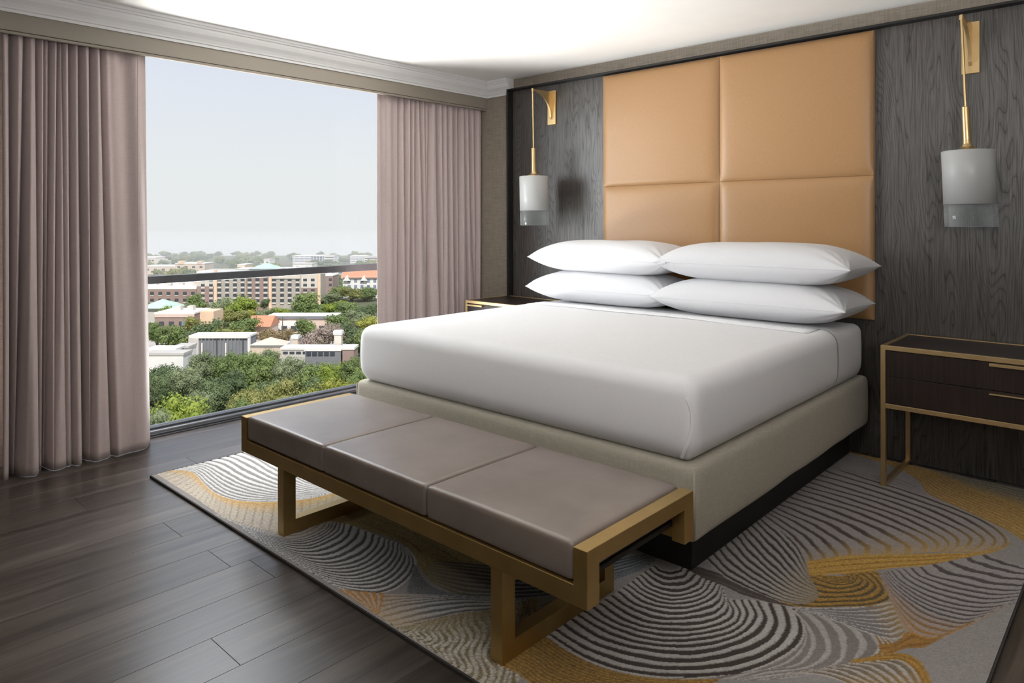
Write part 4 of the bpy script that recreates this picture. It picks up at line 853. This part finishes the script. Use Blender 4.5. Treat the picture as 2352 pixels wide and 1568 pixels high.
def clear_of_houses(p, rad):
    for x_, y_, a, b_, an in FOOT:
        dx, dy = p.x - x_, p.y - y_; lx = dx * math.cos(an) + dy * math.sin(an); ly = -dx * math.sin(an) + dy * math.cos(an)
        if abs(lx) < a + rad and abs(ly) < b_ + rad: return False
    return True
def house(name, label, u0, u1, vtop, depth, deep, m, cat='building', turn=0.0, group=None):
    """an Empty at the foot of the facade; local x along the facade, local -y towards the viewer, z up"""
    uc = (u0 + u1) / 2; base = ground_at(uc, depth); top = at(uc, vtop, depth)
    w = (u1 - u0) / FPX * depth; h = top.z - GZ
    r = empty(name, base, VYAW + turn); tag(r, label, cat, group)
    box('walls', -w / 2, w / 2, 0, deep, .08, h, B[m], r)
    cen = r.location + Matrix.Rotation(VYAW + turn, 3, 'Z') @ Vector((0, deep / 2, 0)); FOOT.append((cen.x, cen.y, w / 2, deep / 2, VYAW + turn))
    box('parapet', -w / 2 - .15, w / 2 + .15, -.15, deep + .15, h, h + .5, B['white'] if m != 'white' else B['concrete'], r)
    return r, w, h
def window_grid(r, xs, zs, ww, wh, m='glass', y=-.04, sill=None, name='window'):
    bm = bx(bmesh.new(), -ww / 2, ww / 2, -.12, .10, 0, wh); me = bpy.data.meshes.new(name); bm.to_mesh(me); bm.free(); me.materials.append(B[m])
    if sill:
        bm = bx(bmesh.new(), -ww / 2, ww / 2, -.08, .10, -sill - .02, -.02); ms = bpy.data.meshes.new('spandrel'); bm.to_mesh(ms); bm.free(); ms.materials.append(B['sill'])
    for z in zs:
        for x_ in xs:
            o = bpy.data.objects.new(name, me); o.location = (x_, y + .04, z); link(o, r)
            if sill: p = bpy.data.objects.new('spandrel', ms); p.location = (0, 0, 0); link(p, o)
# hotel with window grid behind the mid trees
r, w, h = house('hotel', 'long six storey beige and brown building with rows of windows behind the trees', 452, 737, 626, 286, 7, 'taupe')
px = lambda u: (u - 594.5) / FPX * 286
zrow = lambda v: at(594, v, 286).z - GZ
box('brick_bay', px(566), px(622), -.5, 0, 0, zrow(624), B['brick'], r); box('brick_bay', px(452), px(495), -.35, 0, 0, zrow(657), B['brick'], r)
box('brick_base', px(692), px(737), -.3, 0, 0, zrow(662), B['brick'], r)
box('cream_bay', px(452), px(494), -.32, 0, zrow(657), h, B['cream'], r); box('cream_bay', px(692), px(731), -.28, 0, zrow(661.5), h + .3, B['cream'], r); box('cream_bay', px(622), px(690), -.25, 0, zrow(640), h, B['cream'], r)
for u in (496, 621.5, 733.5): box('cream_pier', px(u) - .55, px(u) + .55, -.75, 0, 0, h + 1.2, B['peach'], r)
zs = [zrow(v) for v in (645.5, 657.5, 669.5, 681.5, 693.5)]
for us in ((466.5, 485), (504, 522, 540, 557.5), (629.5, 648, 665.5, 683.5), (701, 718.5)): window_grid(r, [px(u) for u in us], zs, 1.5, 1.0, y=-.32, sill=.75)
window_grid(r, [px(u) for u in (574, 592, 610.5)], zs, 1.6, 1.2, y=-.5, sill=.8)
# low brick apartments left of the hotel
r, w, h = house('brick_apartments', 'low brown brick apartment block at the left of the hotel', 300, 450, 664, 292, 18, 'brick')
window_grid(r, [-11.5 + 3.4 * i for i in range(8)], [h - 2.4, h - 5.2], 1.5, 1.3, y=-.06, sill=.4)
box('roof_deck', -w / 2, w / 2, 1, 17, h + .4, h + 1.0, B['white'], r)
for i in range(7): box('roof_unit', -w / 2 + 2 + i * 3.7, -w / 2 + 3.6 + i * 3.7, 4 + (i % 3) * 3, 6 + (i % 3) * 3, h + 1, h + 2.2 + .4 * (i % 2), B['concrete'], r)
r, w, h = house('parking_deck', 'flat pale roofed block behind the brick apartments', 300, 470, 651, 330, 20, 'sill')
window_grid(r, [-15 + 3.4 * i for i in range(10)], [h - 1.9], 2.2, .9, m='brick', y=-.06)
# buildings on the right
r, w, h = house('brick_annex', 'small brown brick block at the right of the hotel', 738, 764, 634, 340, 12, 'brick')
window_grid(r, [-1.6, 1.6], [h - 2.2, h - 4.8], 1.4, 1.2, y=-.06)
r, w, h = house('red_roof_house', 'white building with a long terracotta roof near right curtain', 787, 905, 637, 330, 12, 'white')
bm = prism(bmesh.new(), [(-1, h), (6, h + 2.9), (13, h)], -w / 2 - .8, w / 2 + .8, 0); obj('tiled_roof', bm, B['tile'], r)
window_grid(r, [-9 + 3 * i for i in range(7)], [h - 2.3, h - 5.0], 1.4, 1.5, y=-.06, m='slate')
for i in range(3):
    bm = prism(bmesh.new(), [(-10 + i * 8 - 1.6, h - 1.5), (-10 + i * 8, h + 1.0), (-10 + i * 8 + 1.6, h - 1.5)], -1.2, 4, 1); obj('gable', bm, B['white'], r)
# far skyline blocks
r, w, h = house('stepped_tower', 'pale stepped tower on the skyline beside the left curtain', 300, 358, 592, 560, 15, 'cream')
box('step', w / 2, w / 2 + 2.5, 0, 15, 0, h * .80, B['cream'], r); box('step', w / 2 + 2.5, w / 2 + 5, 0, 15, 0, h * .6, B['cream'], r)
window_grid(r, [-8 + 2.6 * i for i in range(7)], [h - 2.6 - 2.9 * i for i in range(4)], 1.7, 1.1, y=-.06)
for nm, lab, u0, u1, vt, stripes in (('office_block', 'grey blue office slab on the skyline above the rail, with ribbon windows', 671, 716, 588.5, 5), ('office_block', 'darker office slab with horizontal bands joined to the left slab on the skyline', 717, 744, 588, 5), ('office_block', 'white banded end of the office group on the skyline', 744, 768, 588, 5), ('office_block', 'blue grey office block on the skyline by the right curtain', 803, 837, 589, 4), ('office_block', 'pink and white banded office block at the edge of the right curtain', 837, 870, 590, 4)):
    r, w, h = house(nm, lab, u0, u1, vt, 600, 16, 'white' if 'white banded' in lab else 'slate' if 'pink' not in lab else 'pink')
    for i in range(stripes): box('ribbon_window', -w / 2 + .4, w / 2 - .4, -.15, 0, h - 1.6 - i * 2.0, h - .7 - i * 2.0, B['glass' if 'white banded' in lab or 'darker' in lab else 'white'], r)
    if 'white' not in lab:
        for i in range(4): box('pier', -w / 2 + (i + .5) * w / 4 - .3, -w / 2 + (i + .5) * w / 4 + .3, -.25, 0, 0, h, B['sill'], r)
for nm, lab, u0, u1, vt, d, m in (('mall', 'long tan commercial block far left below the skyline', 330, 402, 612, 480, 'tan'), ('mall', 'tan block with square tower far left behind the rail', 402, 470, 606, 470, 'tan'), ('store', 'small white box building in the far trees', 598, 619, 597, 600, 'white'),
                              ('store', 'peach low building just above the rail', 545, 562, 609, 450, 'peach'), ('warehouse', 'long white roofed shed in the distance left of the green roof', 470, 545, 622, 440, 'white'), ('warehouse', 'low white flat roof under the office slabs', 672, 716, 607, 470, 'white'),
                              ('warehouse', 'long pale shed just behind the rail at the right', 640, 790, 618, 440, 'concrete')):
    r, w, h = house(nm, lab, u0, u1, vt, d, 14, m)
    n = max(2, int(w / 4.5)); window_grid(r, [-w / 2 + (i + .5) * w / n for i in range(n)], [h - 2.6], 1.9, 1.2, y=-.06)
    if 'tower' in lab: box('tower', -w / 2 + 2, -w / 2 + 5.5, -.3, 4, h, h + 2.0, B['peach'], r); box('tower', w / 2 - 5, w / 2 - 2, -.3, 4, h, h + 2.0, B['pink'], r)
def pyramid(r, x0, x1, y0, y1, z0, z1, m, name='roof'):
    bm = bmesh.new(); b4 = [bm.verts.new(p) for p in ((x0, y0, z0), (x1, y0, z0), (x1, y1, z0), (x0, y1, z0))]; t = bm.verts.new(((x0 + x1) / 2, (y0 + y1) / 2, z1))
    for i in range(4): bm.faces.new((b4[i], b4[(i + 1) % 4], t))
    bm.faces.new(b4[::-1]); obj(name, bm, B[m], r)
r, w, h = house('pavilion', 'far building with a pale green pyramid roof above the rail', 540, 640, 619, 430, 14, 'sill'); pyramid(r, -w * .18, w * .42, -1, 15, h + .5, h + 3.8, 'copper')
r, w, h = house('pavilion', 'low house with a pale green roof beside the left curtain', 325, 400, 711, 250, 8, 'sill'); pyramid(r, -w / 2 - 1, w / 2 + .5, -1, 9, h + .5, h + 3.4, 'copper')
# mid-distance low buildings
r, w, h = house('brick_shop', 'low red brick shop with roof units at the left', 355, 446, 721, 226, 12, 'brick')
box('brick_band', -w / 2, w / 2, -.2, 0, h - 1.0, h, B['pink'], r); box('blue_awning', w * .22, w * .33, -1.2, 0, h - 3.6, h - 2.2, B['slate'], r)
for a in (-.1, .22): box('roof_unit', a * w - 1.0, a * w + .9, 5, 7, h + .5, h + 2.0, B['sill'], r)
window_grid(r, [-4.2, -1, 2.2], [h - 3.8], 1.6, 1.4, y=-.06)
box('side_wing', w / 2, w / 2 + 4.5, 4, 12, 0, h + .3, B['peach'], r)
r, w, h = house('red_roof_shop', 'small shop with a bright red tiled roof among the trees', 572, 622, 749, 216, 7, 'pink')
bm = prism(bmesh.new(), [(-1.2, h), (3.4, h + 2.9), (8, h)], -w / 2 - .4, w / 2 + .2, 0); obj('tiled_roof', bm, B['tile'], r)
r, w, h = house('flat_roof_shop', 'long pinkish flat roofed shop behind the utility pole', 606, 765, 731, 226, 10, 'pink')
box('white_band', -w * .35, w * .1, -.3, 0, 1.2, h - .8, B['white'], r); box('coping', -w / 2 - .2, w / 2 + .2, -.35, .2, h - .2, h + .7, B['grey'], r)
window_grid(r, [-7.5 + 3 * i for i in range(6)], [1.0], 1.8, 1.5, y=-.3)
# curved grey screen wall on the parking deck
r, w, h = house('screen_wall', 'grey louvred screen wall in a white frame above the near trees', 436, 572, 774, 184, 5, 'grey')
box('white_frame', -w / 2 - .2, w / 2 + .2, -.45, .2, h - .25, h + .45, B['white'], r); box('white_frame', w / 2 - .3, w / 2 + .3, -.45, .2, 0, h, B['white'], r)
bm = prism(bmesh.new(), [(-w / 2 - .4, 0), (-w / 2 - .2, h), (-w / 2 + 2.4, h - .3), (-w / 2 + 2.4, 0)], -.5, .1, 1); obj('pale_end_panel', bm, B['sill'], r)
for i in range(12): box('louvre', -w / 2 + 3.0 + i * .98, -w / 2 + 3.25 + i * .98, -.28, 0, .2, h - .3, B['glass'] if i in (4, 11) else B['grey'], r)
for a in (-.28, .12): box('mast', a * w - .15, a * w + .15, -.8, -.5, 0, h * .75, B['white'], r)
for i, (u0, u1, vt, d, m, lab) in enumerate(((336, 402, 806, 150, 'grey', 'dark roof light with white edge at the left curtain'), (398, 432, 800, 156, 'white', 'white roof structure next to the screen wall'), (332, 420, 816, 146, 'white', 'low white parapet block beside the left curtain'),
        (645, 785, 803, 160, 'sill', 'long low parking parapet with dark openings'), (700, 782, 806, 153, 'grey', 'dark glazed roof strip in front of the parking parapet'), (786, 812, 803, 152, 'brick', 'red brown box on the roof next to the bed corner'), (575, 652, 797, 166, 'tan', 'sandy hipped roof near the utility pole'))):
    r, w, h = house('roof_block', lab, u0, u1, vt, d, 4, m)
    if 'openings' in lab: window_grid(r, [-w / 2 + 1 + i_ * 1.5 for i_ in range(int(w / 1.5))], [h - .9], 1.1, .5, y=-.06)
    if 'hipped' in lab: pyramid(r, -w / 2, w / 2, -.5, 5, h + .5, h + 2.0, 'tan')
    if 'glazed' in lab: window_grid(r, [-w / 2 + .8 + i_ * 1.3 for i_ in range(int(w / 1.3))], [h - 1.0], 1.0, .8, y=-.06)
for u0, u1, vt, d, m, lab in ((767, 783, 769, 158, 'cream', 'tall pale square pillar with cap at the parking edge'), (671, 683, 779, 166, 'tan', 'short tan pillar beside the parked cars')):
    r, w, h = house('pillar', lab, u0, u1, vt, d, 1.5, m, cat='pillar'); box('cap', -w / 2 - .2, w / 2 + .2, -.2, 1.7, h + .3, h + .9, B['white'], r)
# cars
PAINT = {k: mat('car_paint_' + k, c, .3, .3) for k, c in (('silver', (.55, .57, .62)), ('white', (.7, .69, .66)), ('dark', (.10, .11, .13)), ('red', (.3, .08, .06)))}
TYRE = mat('tyre_rubber', (.02, .02, .02), .8)
def car(u, depth, paint, label, turn):
    r = empty('car', ground_at(u, depth) + Vector((0, 0, .055)), VYAW + turn); tag(r, label, 'car', 'cars on the parking lot')
    bm = bmesh.new()
    o_ = [(-2.2, .35), (-2.25, .8), (-1.5, .95), (1.3, .95), (2.2, .8), (2.25, .35)]
    obj('body', prism(bm, o_, -.88, .88, 1), PAINT[paint], r)
    o_ = [(-1.5, .93), (-.9, 1.42), (.6, 1.45), (1.3, .93)]
    obj('cabin', prism(bmesh.new(), o_, -.78, .78, 1), B['glass'], r); box('roof_skin', -.85, .55, -.74, .74, 1.43, 1.48, PAINT[paint], r)
    for x_ in (-1.35, 1.35):
        for y_ in (-.8, .8):
            b2 = lathe(bmesh.new(), [(.33, -.1), (.33, .1)], 12); bmesh.ops.rotate(b2, verts=b2.verts[:], matrix=Matrix.Rotation(PI / 2, 3, 'X')); bmesh.ops.translate(b2, verts=b2.verts[:], vec=(x_, y_, .33)); obj('wheel', b2, TYRE, r)
for a in ((385, 206, 'silver', 'silver car under the trees at the far left of the lot', .1), (402, 200, 'dark', 'dark car half behind the silver car on the lot', -.2), (636, 207, 'white', 'white car left of the utility pole', .05), (657, 196, 'dark', 'dark car just right of the utility pole', .1),
          (574, 194, 'silver', 'silver car at the end of the screen wall', 1.2), (693, 210, 'dark', 'dark car in the shade behind the blossom trees', .3), (800, 196, 'silver', 'silver car at the right edge of the lot near the bed', .2), (816, 188, 'white', 'white car by the bed corner on the lot', .4)): car(*a)
def pole(u, vtop, depth, label):
    p = ground_at(u, depth); h = at(u, vtop, depth).z - GZ
    r = empty('utility_pole', p, VYAW); tag(r, label, 'pole')
    obj('shaft', lathe(bmesh.new(), [(.16, 0), (.11, h)], 8), MT['bark'], r); box('crossarm', -1.2, 1.2, -.08, .08, h - .9, h - .7, MT['bark'], r)
pole(648.5, 728, 190, 'tall utility pole in front of the pink shop'); pole(635, 726, 222, 'second utility pole behind the taller one')
# trees: the near belt below the window
for a in ((396, 874, 100, 150, 'bright', 'bright green round tree at the bottom left of the view'), (364, 930, 84, 110, 'grey', 'grey green tree top at the very bottom left by the curtain'), (384, 805, 140, 108, 'dark', 'dark leafy tree at the left end of the near belt'),
          (366, 850, 122, 70, 'dark', 'dark tree between the bright tree and the left curtain'), (428, 822, 128, 84, 'grey', 'grey green tree right of the leftmost dark tree'), (446, 880, 108, 84, 'grey', 'grey green tree hanging over the bright green one'), (468, 800, 138, 70, 'grey', 'grey topped tree below the screen wall left end'),
          (494, 788, 140, 92, 'mid', 'tall tree in front of the grey screen wall'), (490, 858, 116, 100, 'dark', 'dark open tree with visible trunks near the sill'), (537, 791, 144, 80, 'mid', 'green tree before the right part of the screen wall'), (530, 832, 126, 84, 'dark', 'dark tree in the middle of the near belt'),
          (588, 799, 140, 100, 'mid', 'broad green tree top right of the screen wall'), (570, 862, 106, 100, 'olive', 'olive tree at the sill in the middle of the view'), (622, 792, 146, 56, 'grey', 'pointed grey green tree beside the hipped roof'), (628, 850, 116, 84, 'dark', 'dark tree beneath the pointed grey one'),
          (660, 800, 140, 84, 'grey', 'grey green tree top below the utility pole'), (654, 858, 110, 110, 'olive', 'olive green tree at mid right of the belt'), (716, 806, 138, 90, 'mid', 'green tree below the parking parapet'), (722, 858, 114, 70, 'dark', 'dark tree before the bright yellow ones'),
          (778, 812, 132, 90, 'bright', 'bright green tree under the pale pillar'), (752, 848, 112, 110, 'lime', 'large yellow green tree at the right of the belt'), (812, 812, 130, 70, 'mid', 'green tree under the red brown box'), (806, 846, 108, 100, 'lime', 'yellow green tree touching the bed corner'),
          (700, 884, 98, 110, 'bright', 'bright tree low at the sill right of centre'), (616, 890, 96, 120, 'olive', 'olive tree crown low at the sill near the bench'), (776, 884, 96, 110, 'lime', 'yellow tree crown low at the sill near the bed'), (556, 908, 92, 90, 'mid', 'green bushy tree low at the sill in the centre'),
          (520, 930, 90, 60, 'dark', 'small dark bush at the sill under the open tree'), (440, 935, 92, 80, 'bright', 'bright bush in front of the round bright tree'), (838, 830, 118, 80, 'mid', 'tree hidden partly by the white mattress corner')):
    tree(*a[:5], a[5])
# mid trees round the parking lot
for a in ((362, 729, 192, 52, 'mid', 'left tree of the pair above the silver car'), (404, 732, 192, 64, 'mid', 'right tree of the pair above the silver car'), (478, 722, 205, 84, 'dark', 'big dark tree beside the red brick shop'), (512, 736, 198, 90, 'olive', 'olive tree just behind the screen wall'), (556, 716, 210, 74, 'mid', 'green tree left of the red tiled shop'),
          (447, 664, 272, 54, 'mid', 'tree against the left end of the hotel'), (505, 673, 270, 52, 'grey', 'grey green tree against the hotel left half'), (553, 659, 268, 64, 'bright', 'light green dome tree against the hotel brick bay'), (608, 680, 272, 24, 'dark', 'slim dark conifer against the hotel'),
          (698, 659, 272, 78, 'mid', 'large tree against the right half of the hotel'), (702, 719, 212, 56, 'mid', 'tree at the right end of the pink shop'), (714, 744, 178, 58, 'pink', 'left crape myrtle with pinkish blossom'), (744, 735, 182, 54, 'pink', 'middle crape myrtle with pinkish blossom'), (771, 731, 186, 52, 'pink', 'right crape myrtle with pinkish blossom'),
          (806, 728, 190, 66, 'dark', 'dark green tree right of the crape myrtles'), (617, 742, 204, 42, 'rust', 'small rust tinged tree by the red tiled roof'), (650, 744, 200, 42, 'rust', 'small rust tinged tree behind the utility pole'), (836, 740, 184, 60, 'mid', 'tree beside the right curtain above the bed corner'),
          (376, 694, 240, 44, 'bright', 'bright bush on the green roofed house'), (424, 688, 250, 50, 'grey', 'grey green tree above the brick shop'), (347, 684, 262, 34, 'grey', 'small grey tree at left curtain under the brick block'), (509, 702, 240, 56, 'olive', 'olive tree below the hotel left half'), (548, 706, 246, 62, 'olive', 'flat olive tree below the brick bay'), (573, 700, 250, 32, 'lime', 'yellow green bush below the brick bay'),
          (600, 704, 250, 40, 'grey', 'grey tree under the slim conifer'), (632, 702, 254, 54, 'mid', 'tree below the cream bay of the hotel'), (652, 700, 254, 44, 'bright', 'light green tree under the hotel right half'), (676, 704, 250, 40, 'dark', 'dark tree under the right hotel windows'),
          (745, 664, 290, 64, 'grey', 'leftmost tree of the wood right of the hotel'), (778, 650, 320, 60, 'mid', 'tree top of the right wood under the brick annex'), (808, 652, 315, 64, 'olive', 'olive tree of the right wood under the terracotta roof'), (840, 648, 318, 60, 'mid', 'rear tree of the right wood by the curtain'), (764, 684, 262, 74, 'bright', 'light green tree at the front of the right wood'),
          (802, 686, 258, 80, 'mid', 'broad tree at the front of the right wood'), (842, 690, 252, 70, 'dark', 'dark tree at the front of the right wood by the curtain'), (850, 712, 226, 60, 'lime', 'pale yellow green tree beside the right curtain'), (722, 696, 256, 54, 'mid', 'tree before the right corner of the hotel'), (780, 712, 226, 74, 'mid', 'tree behind the crape myrtles'), (824, 706, 240, 66, 'grey', 'grey tree above the dark green tree'), (590, 722, 232, 60, 'dark', 'dark tree behind the red tiled roof'), (440, 716, 222, 40, 'olive', 'olive bush at the corner of the brick shop'), (470, 704, 244, 44, 'mid', 'tree behind the brick shop right end')):
    tree(*a[:5], a[5])
# wooded distance: alike crowns that nothing tells apart
rf = random.Random(21)
placed = 0
for i in range(600):
    d = 330 + 400 * rf.random() ** .8; u = rf.uniform(330, 880)
    if placed >= 150 or not clear_of_houses(at(u, PCY, d), 5): continue
    placed += 1
    tree(u, PCY + 36 * FPX / d - rf.uniform(6.5, 9.5) * FPX / d, d, rf.uniform(9, 15) * FPX / d, rf.choice(['grey', 'mid', 'dark', 'olive']), 'small hazy tree in the wooded distance towards the skyline', 'distant_tree', 'trees in the hazy distance', CR_FAR, parts=False)
for i in range(110):
    d = 330 + 400 * rf.random() ** .8; u = rf.uniform(885, 1300)
    tree(u, PCY + 36 * FPX / d - rf.uniform(6.5, 9.5) * FPX / d, d, rf.uniform(9, 15) * FPX / d, rf.choice(['grey', 'mid', 'dark', 'olive']), 'small hazy tree in the wooded distance towards the skyline', 'distant_tree', 'trees in the hazy distance', CR_FAR, parts=False)
# low shrub clusters filling the ground between the near trunks
for i in range(34):
    d = rf.uniform(70, 150); u = rf.uniform(330, 860)
    tree(u, PCY + (36 - rf.uniform(3.5, 6)) * FPX / d, d, rf.uniform(6, 9) * FPX / d, rf.choice(['dark', 'mid', 'olive']), 'low undergrowth bush beneath the near belt of trees', 'bush', 'undergrowth below the near trees', CR_MID, parts=False)

for i in range(120):
    d = rf.uniform(75, 320); u = rf.choice([rf.uniform(890 + 9000 / d, 1500), rf.uniform(-100, 290)])
    tree(u, PCY + (36 - rf.uniform(5, 9)) * FPX / d, d, rf.uniform(9, 13) * FPX / d, rf.choice(['dark', 'mid', 'olive', 'grey']), 'low undergrowth bush beneath the near belt of trees', 'bush', 'undergrowth below the near trees', CR_MID, parts=False)
# summer haze over the city
hz = at(600, PCY, 400)
bm = bmesh.new(); bx(bm, -420, 420, -92, 345, GZ + .12, GZ + 27)
mh = bpy.data.materials.new('summer_haze'); mh.use_nodes = True; N = mh.node_tree.nodes; N.clear()
vo = N.new('ShaderNodeVolumePrincipled'); vo.inputs['Density'].default_value = .0014; vo.inputs['Color'].default_value = (1, 1, 1, 1); vo.inputs['Anisotropy'].default_value = -.35
oo = N.new('ShaderNodeOutputMaterial'); mh.node_tree.links.new(vo.outputs[0], oo.inputs['Volume'])
hazeo = obj('haze', bm, mh); hazeo.location = (hz.x, hz.y, 0); hazeo.rotation_euler.z = YAW; hazeo['kind'] = 'stuff'; hazeo['label'] = 'thin summer haze over the city outside the window'; hazeo['category'] = 'haze'
